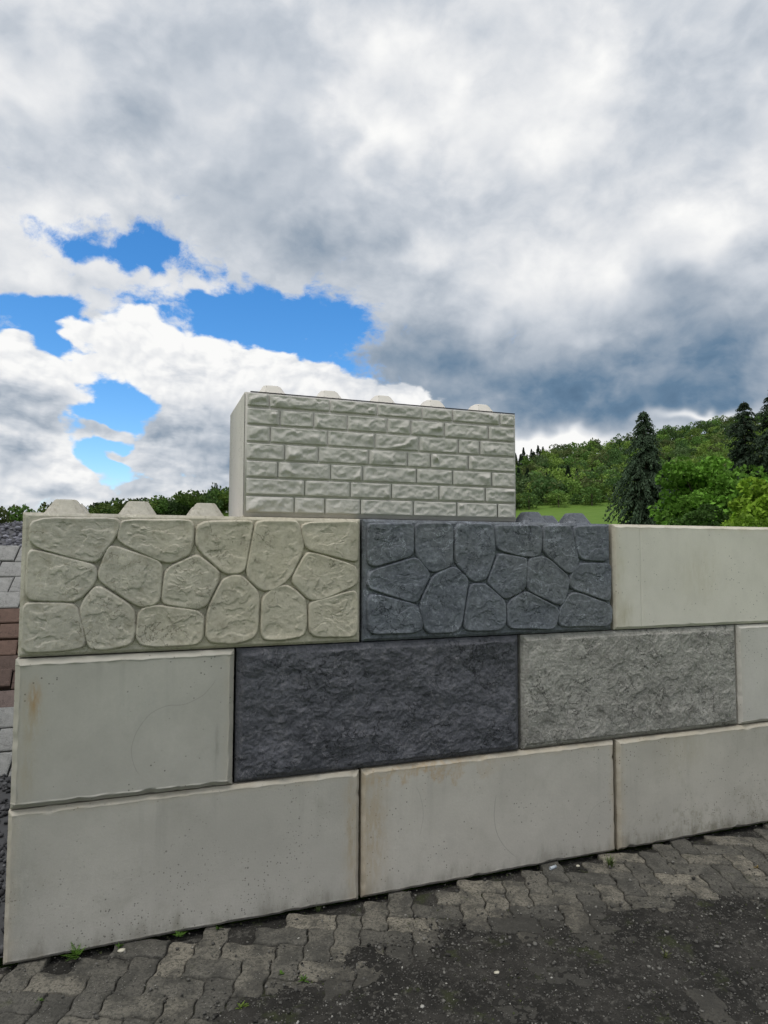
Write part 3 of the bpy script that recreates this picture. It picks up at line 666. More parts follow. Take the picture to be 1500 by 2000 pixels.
def strip(bm):
    for (cx, cy, cz, sx, sy, sz) in ((LK / 2 + 0.01, 0.014, HK + 0.0005, LK - 0.03, 0.010, 0.0035), (0.0, 0.020, HK / 2, 0.0016, 0.004, HK - 0.02)):
        r = bmesh.ops.create_cube(bm, size=1.0)
        for v in r['verts']: v.co = Vector((cx + v.co.x * sx, cy + v.co.y * sy, cz + v.co.z * sz))
obj('edge_strip', bm_mesh('edge_strip', strip), mat_black, eK)  # thin black lines along the top front and left edges

# ------------------------------------------------------------------ terrain
RX, RY = 0.9399, -0.3415      # along the hill
NX, NY = 0.3415, 0.9399       # away towards the hill
rw = np.array([-900, -420, -260, -200, -157, -121, -83, -20, 70, 121, 185, 260, 420, 900.0])
rz = np.array([0, 0, 0.5, 1.5, 5.5, 13.5, 20.5, 35, 47.5, 55.5, 67.5, 75, 66, 20.0])
def terrain_z(x, y):
    qx = x + 0.9861; qy = y + 3.014
    w = qx * RX + qy * RY; s = qx * NX + qy * NY
    k = np.clip((s - 34) / 306.0, 0, 1) ** 1.45
    k = np.where(s > 340, 1.0 - 0.35 * sstep(s, 345, 700), k)
    z = np.interp(w, rw, rz) * k
    z = z + sstep(s, 60, 160) * 1.3 * fbm(x / 60, y / 60, 3, 77)
    return z
g = np.concatenate([-np.geomspace(1500, 30, 46), np.linspace(-24, 24, 9), np.geomspace(30, 1500, 90)])
GX, GY = np.meshgrid(g, g)
GZ = terrain_z(GX, GY) - 0.09
idx = np.arange(GX.size).reshape(GX.shape)
gq = np.stack([idx[:-1, :-1], idx[:-1, 1:], idx[1:, 1:], idx[1:, :-1]], -1).reshape(-1, 4)
def mat_ground():
    mt, T = new_mat('meadow_grass')
    n = T.noise(T.obj, 0.35, 6, 0.65); n2 = T.noise(T.V('MULTIPLY', T.obj, (1, 1, 0)), 3.0, 5, 0.7)
    st = T.noise(T.V('MULTIPLY', T.obj, (0.05, 0.6, 0.0)), 1.0, 3, 0.5)
    c = T.mix(n, (0.085, 0.155, 0.026), (0.130, 0.215, 0.040))
    c = T.mix(T.M('MULTIPLY', T.ss(n2, 0.45, 0.8), 0.4), c, (0.05, 0.085, 0.02))
    c = T.mix(T.M('MULTIPLY', T.ss(st, 0.45, 0.65), 0.35), c, (0.15, 0.225, 0.05))
    T.put(T.pb.inputs['Base Color'], c); T.pb.inputs['Roughness'].default_value = 1.0; T.pb.inputs['Specular IOR Level'].default_value = 0.1
    return mt
og = obj('ground', mesh_np('ground', np.stack([GX, GY, GZ], -1).reshape(-1, 3), gq), mat_ground())
tag(og, 'green meadow and hillside ground', kind='structure')

# ------------------------------------------------------------------ paved yard in front of the wall
C0 = 0.1125; TH = math.radians(-22.0)
cT, sT = math.cos(TH), math.sin(TH)
def warp_uv(u, v):
    a = 0.0065
    return u + a * np.sin(2 * np.pi * v / C0), v + a * np.sin(2 * np.pi * u / C0)
def edge_y(X):
    return np.interp(X, [-2.5, -1.5, -0.9, -0.56, 0.0, 0.4, 1.06, 1.9, 2.5, 3.6], [-1.1, -0.85, -0.62, -0.47, -0.37, -0.30, -0.47, -0.60, -0.80, -1.0])
def dirt_h(X, Y):
    n = fbm(X * 3.0, Y * 3.0, 4, 900); n2 = fbm(X * 14, Y * 14, 4, 901); n3 = fbm(X * 45, Y * 45, 2, 902)
    cov = sstep(edge_y(X) + 0.12 * n - Y, -0.06, 0.16)
    return -0.0125 + cov * (0.0180 + 0.0050 * n) - 0.014 * sstep(Y, -0.035, -0.006) + 0.0038 * n2 + (0.0012 + 0.0022 * cov) * n3
bx = np.arange(-2.6, 3.9, 0.010); by = np.arange(-2.9, 0.06, 0.010)
BX, BY = np.meshgrid(bx, by)
BZ = dirt_h(BX, BY)
bi = np.arange(BX.size).reshape(BX.shape)
bq = np.stack([bi[:-1, :-1], bi[:-1, 1:], bi[1:, 1:], bi[1:, :-1]], -1).reshape(-1, 4)
def mat_dirt():
    mt, T = new_mat('dark_soil_and_grit')
    n = T.noise(T.obj, 4.0, 5, 0.65); n2 = T.noise(T.obj, 30.0, 6, 0.72); n3 = T.noise(T.obj, 140.0, 3, 0.7)
    c = T.mix(T.ss(n, 0.35, 0.7), (0.022, 0.021, 0.019), (0.050, 0.047, 0.042))
    c = T.mix(T.ss(n2, 0.52, 0.70), c, (0.115, 0.110, 0.098))
    c = T.mix(T.ss(n3, 0.52, 0.7), c, (0.020, 0.020, 0.018))
    sp = T.vor(T.obj, 120.0); spc = T.xyz(T.vor(T.obj, 120.0, out='Color'))[0]
    c = T.mix(T.M('MULTIPLY', T.ss(sp, 0.35, 0.2), T.ss(spc, 0.80, 0.9)), c, (0.15, 0.145, 0.135))
    mo = T.M('MULTIPLY', T.ss(T.noise(T.obj, 5.0, 5, 0.7), 0.56, 0.68), 0.55)
    c = T.mix(mo, c, (0.045, 0.055, 0.020))
    T.put(T.pb.inputs['Base Color'], c); T.pb.inputs['Roughness'].default_value = 0.95; T.pb.inputs['Specular IOR Level'].default_value = 0.15
    nb = bump(T, T.M('ADD', n2, n3), 0.9, 0.006)
    T.put(T.pb.inputs['Normal'], nb)
    return mt
pav = obj('pavement', mesh_np('pavement', np.stack([BX, BY, BZ], -1).reshape(-1, 3), bq), mat_dirt())
tag(pav, 'worn paved yard half covered by dark soil and grit', kind='structure')
def mat_paver():
    mt, T = new_mat('worn_concrete_paver')
    oi = T.n.new('ShaderNodeObjectInfo')
    p = T.V('ADD', T.obj, T.V('MULTIPLY', oi.outputs['Location'], (1, 1, 0)))
    k = T.noise(p, 9.0, 5, 0.65); f = T.noise(p, 90.0, 4, 0.72); g2 = T.noise(p, 38.0, 5, 0.7)
    base = T.ramp(T.rnd, [(0.0, (0.105, 0.100, 0.088)), (0.5, (0.152, 0.143, 0.121)), (0.82, (0.200, 0.185, 0.152)), (1.0, (0.265, 0.242, 0.195))])
    c = T.mix(T.M('MULTIPLY', T.ss(k, 0.42, 0.64), 0.8), base, (0.062, 0.060, 0.053))
    c = T.mix(T.M('MULTIPLY', T.ss(f, 0.46, 0.64), 0.75), c, (0.045, 0.044, 0.040))
    c = T.mix(T.M('MULTIPLY', T.ss(g2, 0.50, 0.68), 0.7), c, (0.050, 0.050, 0.042))
    c = T.mix(T.M('MULTIPLY', T.ss(T.noise(p, 6.0, 5, 0.7), 0.60, 0.72), 0.5), c, (0.055, 0.062, 0.026))
    sp = T.vor(p, 150.0); spc = T.xyz(T.vor(p, 150.0, out='Color'))[0]
    c = T.mix(T.M('MULTIPLY', T.ss(sp, 0.35, 0.2), T.ss(spc, 0.90, 0.95)), c, (0.24, 0.23, 0.21))
    ge = T.n.new('ShaderNodeNewGeometry'); gx, gy = T.xyz(ge.outputs['Position'])[:2]
    ed = T.M('ADD', T.M('ADD', gy, 0.33), T.M('MULTIPLY', T.M('ABSOLUTE', T.M('SUBTRACT', gx, 0.4)), 0.22))
    ed = T.M('ADD', ed, T.M('MULTIPLY', T.M('SUBTRACT', T.noise(ge.outputs['Position'], 7.0, 7, 0.7), 0.5), 0.9))
    c = T.mix(T.M('MULTIPLY', T.ss(ed, 0.16, -0.14), 0.80), c, (0.046, 0.044, 0.039))     # trodden-in soil
    T.put(T.pb.inputs['Base Color'], c); T.pb.inputs['Roughness'].default_value = 0.92; T.pb.inputs['Specular IOR Level'].default_value = 0.2
    T.put(T.pb.inputs['Normal'], bump(T, T.M('ADD', f, g2), 1.0, 0.006))
    return mt
m_paver = mat_paver()
def paver_mesh(name, w, h, seed=0):
    # outline of a w x h cell with corner at the lattice origin, warped into waves
    nu = int(round(w / C0)) * 6; nv = int(round(h / C0)) * 6
    pts = [(w * i / nu, 0) for i in range(nu)] + [(w, h * i / nv) for i in range(nv)] + [(w - w * i / nu, h) for i in range(nu)] + [(0, h - h * i / nv) for i in range(nv)]
    pts = np.array(pts)
    c = np.array([w / 2, h / 2])
    def ring(ins, z):
        s = 1 - 2 * ins / np.array([w, h])
        q = c + (pts - c) * s
        u, v = warp_uv(q[:, 0], q[:, 1])
        n = np.array([[fbm(np.array(a * 40), np.array(b2 * 40), 2, seed + 5) for a, b2 in zip(u, v)]]).ravel() * 0.0012
        return np.stack([u + n, v - n, np.full(len(u), z) + n], -1)
    rings = [ring(0.0022, -0.07), ring(0.0022, -0.006), ring(0.0045, -0.0015), ring(0.0095, 0.0)]
    n = len(pts); v = np.concatenate(rings + [np.array([[c[0], c[1], 0.0005]])])
    a = np.arange(n); b2 = (a + 1) % n
    q = np.concatenate([np.stack([i * n + a, i * n + b2, (i + 1) * n + b2, (i + 1) * n + a], -1) for i in range(3)])
    t = np.stack([3 * n + a, 3 * n + b2, np.full(n, 4 * n)], -1)
    return mesh_np(name, v, q, t, smooth=True)
pm = {0: paver_mesh('paver', 2 * C0, C0), 1: paver_mesh('paver', C0, 2 * C0, 3)}
for mm in pm.values(): mm.materials.append(m_paver)
cand = []
for i in range(-60, 60):
    for j in range(-60, 60):
        # herringbone on the unit lattice
        r = (i + j) % 4
        if r == 0: cand.append((i, j, 0))
        if r == 2: cand.append((i, j, 1)) if False else None
cells = []
for i in range(-70, 70):
    for j in range(-70, 70):
        kx = (i - j) % 4
        if kx == 0: cells.append((i, j, 0))          # covers (i,j),(i+1,j)
        elif kx == 2: cells.append((i, j - 1, 1))    # covers (i,j-1),(i,j)
O = np.array([0.3, -0.5])
n_p = 0
for (i, j, k) in cells:
    cu = (i + (1.0 if k == 0 else 0.5)) * C0; cv = (j + (0.5 if k == 0 else 1.0)) * C0
    X = O[0] + cu * cT - cv * sT; Y = O[1] + cu * sT + cv * cT
    # the part of the yard the picture takes in
    lim = -0.52 - 0.36 * (X + 1.1)
    if not (-1.75 < X < 3.05 and -0.045 > Y > max(lim - 0.25, -1.32)): continue
    cover = float(dirt_h(np.array(X), np.array(Y)))
    tz = 0.0026 * random.gauss(0, 1)
    o = obj('paver', pm[k], None, pav)
    u0, v0 = i * C0, j * C0
    o.location = (O[0] + u0 * cT - v0 * sT, O[1] + u0 * sT + v0 * cT, tz - 0.001)
    o.rotation_euler = (random.gauss(0, 0.011), random.gauss(0, 0.011), TH + random.gauss(0, 0.012))
    n_p += 1
print('pavers', n_p)

# loose grit on the yard
def scatter_stones(name, pts, sizes, cols, mat, parent=None):
    ico = np.array([(0, 0, 1), (0.894, 0, 0.447), (0.276, 0.851, 0.447), (-0.724, 0.526, 0.447), (-0.724, -0.526, 0.447), (0.276, -0.851, 0.447), (0.724, 0.526, -0.447), (-0.276, 0.851, -0.447), (-0.894, 0, -0.447), (-0.276, -0.851, -0.447), (0.724, -0.526, -0.447), (0, 0, -1)])
    tri = np.array([(0, 1, 2), (0, 2, 3), (0, 3, 4), (0, 4, 5), (0, 5, 1), (1, 6, 2), (2, 7, 3), (3, 8, 4), (4, 9, 5), (5, 10, 1), (6, 7, 2), (7, 8, 3), (8, 9, 4), (9, 10, 5), (10, 6, 1), (11, 7, 6), (11, 8, 7), (11, 9, 8), (11, 10, 9), (11, 6, 10)])
    n = len(pts)
    V = ico[None] * RNG.uniform(0.55, 1.25, (n, 12, 1))
    A = RNG.uniform(0, 6.28, (n, 1)); ca, sa = np.cos(A), np.sin(A)
    V = V * RNG.uniform(0.6, 1.3, (n, 1, 3))
    V = np.stack([V[..., 0] * ca - V[..., 1] * sa, V[..., 0] * sa + V[..., 1] * ca, V[..., 2] * 0.75], -1)
    V = V * sizes[:, None, None] + pts[:, None, :]
    T = tri[None] + (np.arange(n) * 12)[:, None, None]
    cc = np.repeat(cols[:, None, :], 12, 1).reshape(-1, 3)
    return obj(name, mesh_np(name, V.reshape(-1, 3), None, T.reshape(-1, 3), smooth=False, cols=cc), mat, parent)
def mat_col(name, rough=0.85, trans=0.0, noise_scale=60.0, nv=0.3, back=None):
    mt, T = new_mat(name)
    at = T.n.new('ShaderNodeAttribute'); at.attribute_name = 'col'
    n = T.noise(T.obj, noise_scale, 3, 0.6)
    c = T.mix(1.0, at.outputs['Color'], T.comb(*[T.M('ADD', 1 - nv / 2, T.M('MULTIPLY', n, nv))] * 3), 'MULTIPLY')
    T.put(T.pb.inputs['Base Color'], c); T.pb.inputs['Roughness'].default_value = rough; T.pb.inputs['Specular IOR Level'].default_value = 0.2
    if trans > 0:
        tr = T.n.new('ShaderNodeBsdfTranslucent'); T.l.new(c, tr.inputs['Color'])
        mx = T.n.new('ShaderNodeMixShader'); mx.inputs[0].default_value = trans
        T.l.new(T.pb.outputs[0], mx.inputs[1]); T.l.new(tr.outputs[0], mx.inputs[2]); T.l.new(mx.outputs[0], T.out.inputs['Surface'])
    return mt
m_stone = mat_col('loose_stone')
n = 20000
px = RNG.uniform(-1.7, 3.2, n); py = -np.abs(RNG.uniform(0.005, 1.5, n)) ** 1.0
keep = RNG.uniform(0, 1, n) < np.where(py < edge_y(px) + 0.05, 1.0, 0.22)
px, py = px[keep], py[keep]; n = len(px)
sz = np.clip(0.0030 * np.exp(RNG.normal(0, 0.48, n)), 0.0014, 0.011)
base_z = np.where(py < edge_y(px), dirt_h(px, py), np.maximum(dirt_h(px, py), -0.001))
cl = np.array([0.085, 0.082, 0.074])[None] * np.exp(RNG.normal(0, 0.5, (n, 1)))
cl[RNG.uniform(0, 1, n) < 0.008] = (0.36, 0.35, 0.32)
o = scatter_stones('grit', np.stack([px, py, np.maximum(base_z, 0) + sz * 0.4], -1), sz, cl, m_stone)
tag(o, 'loose pale and dark grit scattered over the yard', 'grit', kind='stuff')
# a few larger single stones
for k, (x, y, s, lab) in enumerate(((-1.044, -0.05, 0.011, 'small cream stone by the wall foot near the fern-like weed'), (1.16, -0.075, 0.008, 'white chip of stone by the wall foot left of the grass tuft'), (0.33, -0.69, 0.008, 'pale pebble lying on the dark soil'))):
    me = bm_mesh('pebble', lambda bm: bmesh.ops.create_icosphere(bm, subdivisions=2, radius=s), smooth=True)
    for v in me.vertices: v.co = Vector((v.co.x * 1.4, v.co.y, v.co.z * 0.6)) * (1 + 0.22 * math.sin(31 * v.co.x / s + 3 * k) * math.cos(2.2 * v.co.y / s))
    tag(obj('pebble', me, simple('pebble_%s' % 'abc'[k], (0.50, 0.47, 0.38)), None, (x, y, 0.006)), lab, 'pebble', 'loose pebbles on the yard')
# bit of pipe lying by the wall
def pipe(bm):
    n = 16; L = 0.042
    rings = []
    for (x, r) in ((-L / 2, 0.0045), (-L / 2, 0.0078), (L / 2, 0.0078), (L / 2, 0.0045)):
        rings.append([bm.verts.new((x, r * math.cos(6.2832 * i / n), r * math.sin(6.2832 * i / n))) for i in range(n)])
    for a, b2 in zip(rings, rings[1:] + rings[:1]):
        for i in range(n): bm.faces.new((a[i], a[(i + 1) % n], b2[(i + 1) % n], b2[i]))
op = obj('pipe_offcut', bm_mesh('pipe_offcut', pipe, smooth=True), simple('grey_blue_metal', (0.42, 0.46, 0.50), 0.4), None, (1.025, -0.05, 0.0085))
op.rotation_euler = (0, 0, 0.25)
tag(op, 'short grey-blue pipe offcut lying on the pavers by the wall foot', 'pipe')

# ------------------------------------------------------------------ weeds
m_leaf_w = mat_col('weed_leaf', 0.7, 0.3)
def weed(name, loc, kind, size, n, col, label, cat='weed', group=None, seed=0):
    rs = np.random.default_rng(seed)
    V = []; Q = []; Cc = []
    def leaf(p, dirv, up_, l, w):
        side = np.cross(dirv, up_); side /= np.linalg.norm(side) + 1e-9
        a = p; b2 = p + dirv * l * 0.5 + up_ * l * 0.06; c = p + dirv * l - up_ * l * 0.12
        i = len(V)
        V.extend([a - side * w * 0.15, a + side * w * 0.15, b2 + side * w * 0.5, c + side * w * 0.08, c - side * w * 0.08, b2 - side * w * 0.5])
        Q.extend([(i, i + 1, i + 2, i + 5), (i + 5, i + 2, i + 3, i + 4)])
        cc = np.array(col) * rs.uniform(0.7, 1.3)
        Cc.extend([cc] * 6)
    for k in range(n):
        a = rs.uniform(0, 6.283); e = rs.uniform(0.15, 1.2) if kind != 'grass' else rs.uniform(0.7, 1.4)
        dv = np.array([math.cos(a) * math.cos(e), math.sin(a) * math.cos(e), math.sin(e)])
        upv = np.array([-math.cos(a) * math.sin(e), -math.sin(a) * math.sin(e), math.cos(e)])
        if kind == 'grass':
            leaf(np.array([rs.normal(0, .12), rs.normal(0, .06), 0]) * size, dv, upv, size * rs.uniform(0.6, 1.1), size * 0.07)
        elif kind == 'rosette':
            leaf(np.zeros(3), dv, upv, size * rs.uniform(0.5, 1.0), size * 0.30)
        else:   # feathery stem with leaflets
            l = size * rs.uniform(0.6, 1.1)
            for t in np.linspace(0.2, 1.0, 8):
                for sgn in (-1, 1):
                    sdv = np.cross(dv, upv) * sgn * 0.8 + dv * 0.6; sdv /= np.linalg.norm(sdv)
                    leaf(dv * l * t - upv * l * 0.12 * t * t, sdv, upv, l * 0.32 * (1.15 - t), l * 0.09)
            leaf(np.zeros(3), dv, upv, l, l * 0.035)
    o = obj(name, mesh_np(name, np.array(V), np.array(Q), smooth=False, cols=np.array(Cc)), m_leaf_w, None, loc)
    return tag(o, label, cat, group)
GRN = (0.10, 0.20, 0.03)
GW = 'weeds in the paving joints'
weed('weed', (-1.215, -0.022, 0.0), 'feather', 0.062, 13, GRN, 'bright green feathery weed at the wall foot, largest of the weeds', seed=1, group=GW)
weed('weed', (-0.818, -0.020, 0.0), 'feather', 0.032, 9, sc(GRN, 0.8), 'small feathery weed under the left half of the bottom left block', seed=2, group=GW)
weed('weed', (-1.055, -0.018, 0.0), 'rosette', 0.026, 8, sc(GRN, 0.6), 'tiny dark weed by the wall foot beside a cream stone', seed=3, group=GW)
weed('weed', (-0.655, -0.022, 0.0), 'rosette', 0.024, 9, sc(GRN, 0.55), 'tiny dark weed by the wall foot, right of the small feathery weed', seed=4, group=GW)
weed('weed', (-0.385, -0.480, 0.001), 'rosette', 0.030, 10, sc(GRN, 1.0), 'small leafy weed on the dark soil near the picture bottom, left of centre', seed=5, group=GW)
weed('weed', (-0.632, -0.553, 0.001), 'rosette', 0.034, 12, (0.14, 0.20, 0.04), 'yellow-green rosette weed at the bottom edge, left of centre', seed=6, group=GW)
weed('weed', (-1.318, -0.265, -0.003), 'rosette', 0.024, 9, GRN, 'small bright weed in a paver joint at the bottom left corner', seed=7, group=GW)
weed('weed', (-0.46, -0.41, 0.0), 'rosette', 0.022, 9, sc(GRN, 0.9), 'tiny weed on the soil between the two lower leafy weeds and the wall', seed=8, group=GW)
weed('weed', (1.02, -0.835, 0.001), 'grass', 0.040, 16, (0.16, 0.19, 0.05), 'straw-green sprig on the dark soil at lower right', seed=9, group=GW)
weed('grass_tuft', (1.321, -0.13, -0.001), 'grass', 0.062, 60, (0.11, 0.15, 0.05), 'tuft of dry grass at the wall foot below the bottom right block', 'grass', seed=10)
weed('weed', (-0.215, -0.030, 0.0), 'grass', 0.028, 22, (0.06, 0.085, 0.03), 'low dark weed at the wall foot, left of the first bottom joint', seed=11, group=GW)
weed('weed', (2.03, -0.40, 0.0), 'rosette', 0.022, 8, (0.30, 0.22, 0.08), 'dry yellow leaf cluster on the pavers at the right edge', seed=12, group=GW)
# moss along the joints as a mass
n = 2600
mx_ = RNG.uniform(-1.7, 2.9, n); my_ = -RNG.uniform(0.0, 1.2, n)
ms = fbm(mx_ * 2.2, my_ * 2.2, 3, 950) + RNG.uniform(-0.25, 0.25, n) - 0.12
ok = (ms > 0.08) | (my_ > -0.03)
mx_, my_ = mx_[ok], my_[ok]; n = len(mx_)
a = RNG.uniform(0, 6.28, (n, 3)); sz = RNG.uniform(0.003, 0.009, (n, 1))
base = np.stack([mx_, my_, np.maximum(dirt_h(mx_, my_), -0.004)], -1)
V = []
for k in range(3):
    dxy = np.stack([np.cos(a[:, k]), np.sin(a[:, k]), np.full(n, 0.7)], -1)
    sdv = np.stack([-np.sin(a[:, k]), np.cos(a[:, k]), np.zeros(n)], -1)
    V += [base - sdv * sz * 0.25, base + sdv * sz * 0.25, base + dxy * sz]
V = np.stack(V, 1).reshape(-1, 3); T = np.arange(len(V)).reshape(-1, 3)
o = obj('moss', mesh_np('moss', V, None, T, smooth=False, cols=np.repeat(np.array([[0.05, 0.062, 0.022]]) * RNG.uniform(0.5, 1.5, (n, 1)), 9, 0)), m_leaf_w)
tag(o, 'dull green moss growing in the paving joints', 'moss', kind='stuff')

# ------------------------------------------------------------------ sloped paver display and gravel behind the left end
BY0, BY1, BZ1 = 2.45, 3.95, 1.67
sl = math.atan2(BZ1, BY1 - BY0); slen = math.hypot(BZ1, BY1 - BY0)
eb = empty('paver_display', (-2.6, BY0, 0.0))
tag(eb, 'sloping bank of grey and red-brown sample pavers seen past the left end of the wall', 'paver display')
def bank(bm):
    vs = [(-1.2, -0.02, -0.1), (1.7, -0.02, -0.1), (1.7, BY1 - BY0, BZ1 - 0.06), (-1.2, BY1 - BY0, BZ1 - 0.06), (-1.2, BY1 - BY0 + 0.25, BZ1 - 0.06), (1.7, BY1 - BY0 + 0.25, BZ1 - 0.06), (1.7, BY1 - BY0 + 0.25, -0.1), (-1.2, BY1 - BY0 + 0.25, -0.1)]
    v = [bm.verts.new(p) for p in vs]
    for f in ((0, 1, 2, 3), (3, 2, 5, 4), (4, 5, 6, 7), (1, 6, 5, 2), (0, 3, 4, 7), (0, 7, 6, 1)): bm.faces.new([v[i] for i in f])
obj('bed', bm_mesh('bed', bank), mat_dirt(), eb)
def slab_mesh(w, h, skew, tk=0.06):
    def build(bm):
        b_ = 0.009; g_ = 0.005
        o = [(g_ , g_), (w - g_ , g_), (w - g_ + skew, h - g_), (g_ + skew, h - g_)]
        i_ = [(g_ + b_, g_ + b_), (w - g_ - b_, g_ + b_), (w - g_ - b_ + skew, h - g_ - b_), (g_ + b_ + skew, h - g_ - b_)]
        r0 = [bm.verts.new((x, y, -tk)) for x, y in o]; r1 = [bm.verts.new((x, y, -0.005)) for x, y in o]; r2 = [bm.verts.new((x, y, 0)) for x, y in i_]
        for a_, c_ in ((r0, r1), (r1, r2)):
            for k in range(4): bm.faces.new((a_[k], a_[(k + 1) % 4], c_[(k + 1) % 4], c_[k]))
        bm.faces.new(r2)
    return bm_mesh('paver', build)
def paint(name, c): return rocky(name, c, sc(c, 1.3), sc(c, 0.6), grain=90.0, bstr=0.4)
PC = {'g': paint('grey_paver', (0.29, 0.285, 0.275)), 'r': paint('red_paver', (0.130, 0.082, 0.064)), 'o': paint('orange_brown_paver', (0.185, 0.118, 0.075)), 'd': paint('dark_red_paver', (0.095, 0.064, 0.053)), 'b': paint('brown_grey_paver', (0.14, 0.105, 0.095)), 'h': paint('mid_grey_paver', (0.24, 0.24, 0.23))}
rows_ = [(0.19, 'h'), (0.19, 'h'), (0.18, 'h'), (0.165, 'b'), (0.165, 'd'), (0.155, 'd'), (0.155, 'o'), (0.155, 'o'), (0.155, 'r'), (0.18, 'g'), (0.18, 'g'), (0.18, 'g'), (0.19, 'g')]
tot = sum(r[0] for r in rows_); acc = 0.0
cache = {}
for ri, (rh, ck) in enumerate(rows_):
    rh2 = rh * slen / tot
    wv = 0.235 if ck in 'gh' else 0.30
    x = -1.2 + (ri % 2) * wv * 0.45 + 0.02; k = 0
    while x < 1.45:
        skew = (0.035 if (k + ri) % 2 else -0.035) if ck in 'gh' else (0.08 if (ri + k) % 3 == 0 and ck in 'ob' else 0.0)
        skew = 0.03 if ck in 'gh' else skew * 0
        c2 = ck if ck != 'o' or (k % 2 == 0) else 'r'
        key = (round(rh2, 4), wv, skew, c2)
        if key not in cache:
            me = slab_mesh(wv, rh2, skew); me.materials.append(PC[c2]); cache[key] = me
        o = obj('paver', cache[key], None, eb)
        o.location = (x, acc * math.cos(sl), acc * math.sin(sl) + random.uniform(-0.012, 0.012)); o.rotation_euler = (sl + random.gauss(0, 0.01), random.gauss(0, 0.01), 0)
        x += wv; k += 1
    acc += rh2
# dark gravel: a heap above the bank and a bed at its foot
hx, hy = np.meshgrid(np.linspace(-4.2, -0.8, 40), np.linspace(BY1 + 0.1, BY1 + 2.6, 30))
hzv = BZ1 - 0.12 + 0.34 * np.clip(np.minimum((hy - BY1 - 0.1) / 0.7, (BY1 + 2.6 - hy) / 0.7), 0, 1) + 0.05 * fbm(hx * 2, hy * 2, 3, 960)
hzv[-1, :] = -0.1
hi = np.arange(hx.size).reshape(hx.shape); hq = np.stack([hi[:-1, :-1], hi[:-1, 1:], hi[1:, 1:], hi[1:, :-1]], -1).reshape(-1, 4)
n = 3200
sx = RNG.uniform(-4.1, -0.9, n); sy = RNG.uniform(BY1 + 0.12, BY1 + 1.3, n)
szz = BZ1 - 0.12 + 0.34 * np.clip((sy - BY1 - 0.1) / 0.7, 0, 1) + 0.05 * fbm(sx * 2, sy * 2, 3, 960)
ss_ = RNG.uniform(0.018, 0.034, n)
cl = np.array([0.11, 0.11, 0.125])[None] * np.exp(RNG.normal(0, 0.55, (n, 1)))
ogr = scatter_stones('gravel_heap', np.stack([sx, sy, szz], -1), ss_, cl, m_stone)
tag(ogr, 'heap of dark mixed gravel above the sloping pavers at the left edge', 'gravel', kind='stuff')
obj('heap_core', mesh_np('heap_core', np.stack([hx, hy, hzv], -1).reshape(-1, 3), hq), simple('dark_core', (0.06, 0.06, 0.065)), ogr)
n = 3600
sx = RNG.uniform(-3.8, -1.0, n); sy = RNG.uniform(0.05, 2.5, n)
ss_ = RNG.uniform(0.010, 0.024, n)
cl = np.array([0.05, 0.05, 0.052])[None] * np.exp(RNG.normal(0, 0.5, (n, 1)))
ogr = scatter_stones('gravel_bed', np.stack([sx, sy, ss_ * 0.3], -1), ss_, cl, m_stone)
tag(ogr, 'bed of dark gravel on the ground behind the left end of the wall', 'gravel', kind='stuff')
obj('bed_base', mesh_np('bed_base', [(-4.2, 0.08, -0.004), (-0.9, 0.08, -0.004), (-0.9, 2.6, -0.004), (-4.2, 2.6, -0.004)], [(0, 1, 2, 3)], smooth=False), simple('dark_bed', (0.04, 0.04, 0.042)), ogr)

# ------------------------------------------------------------------ trees
m_leaf = mat_col('leaf', 0.75, 0.28, 3.0, 0.5)
m_needle = mat_col('needle', 0.8, 0.10, 3.0, 0.5)
m_bark = simple('bark', (0.09, 0.07, 0.05), 0.9, 12.0)
def rand_quads(c, size, rs, flat=0.0, stretch=1.0):
    """small randomly turned quads at points c (n,3)"""
    n = len(c)
    a = rs.normal(0, 1, (n, 3)); a[:, 2] *= (1 - flat * 0.5); a /= np.linalg.norm(a, axis=1, keepdims=True)
    b2 = rs.normal(0, 1, (n, 3)); b2 -= (b2 * a).sum(1, keepdims=True) * a; b2 /= np.linalg.norm(b2, axis=1, keepdims=True)
    s = np.asarray(size).reshape(-1, 1)
    V = np.stack([c - a * s * 0.55 * stretch, c + b2 * s * 0.38, c + a * s * 0.55 * stretch, c - b2 * s * 0.38], 1)
    return V
def tube(p0, p1, r0, r1, n=7):
    p0 = np.array(p0, float); p1 = np.array(p1, float); dv = p1 - p0; dv /= np.linalg.norm(dv)
    t = np.array([0, 0, 1.0]) if abs(dv[2]) < 0.9 else np.array([1.0, 0, 0])
    u = np.cross(dv, t); u /= np.linalg.norm(u); w = np.cross(dv, u)
    an = np.linspace(0, 2 * np.pi, n, endpoint=False)
    ring = np.cos(an)[:, None] * u + np.sin(an)[:, None] * w
    V = np.concatenate([p0 + ring * r0, p1 + ring * r1]); a = np.arange(n); b2 = (a + 1) % n
    return V, np.stack([a, b2, n + b2, n + a], -1)
def tubes_mesh(name, segs):
    Vs = []; Qs = []; o = 0
    for s in segs:
        V, Q = tube(*s); Vs.append(V); Qs.append(Q + o); o += len(V)
    return mesh_np(name, np.concatenate(Vs), np.concatenate(Qs))
def quads_mesh(name, V, cols):
    n = len(V); Q = np.arange(n * 4).reshape(n, 4)
    return mesh_np(name, V.reshape(-1, 3), Q, smooth=False, cols=np.repeat(cols, 4, 0))

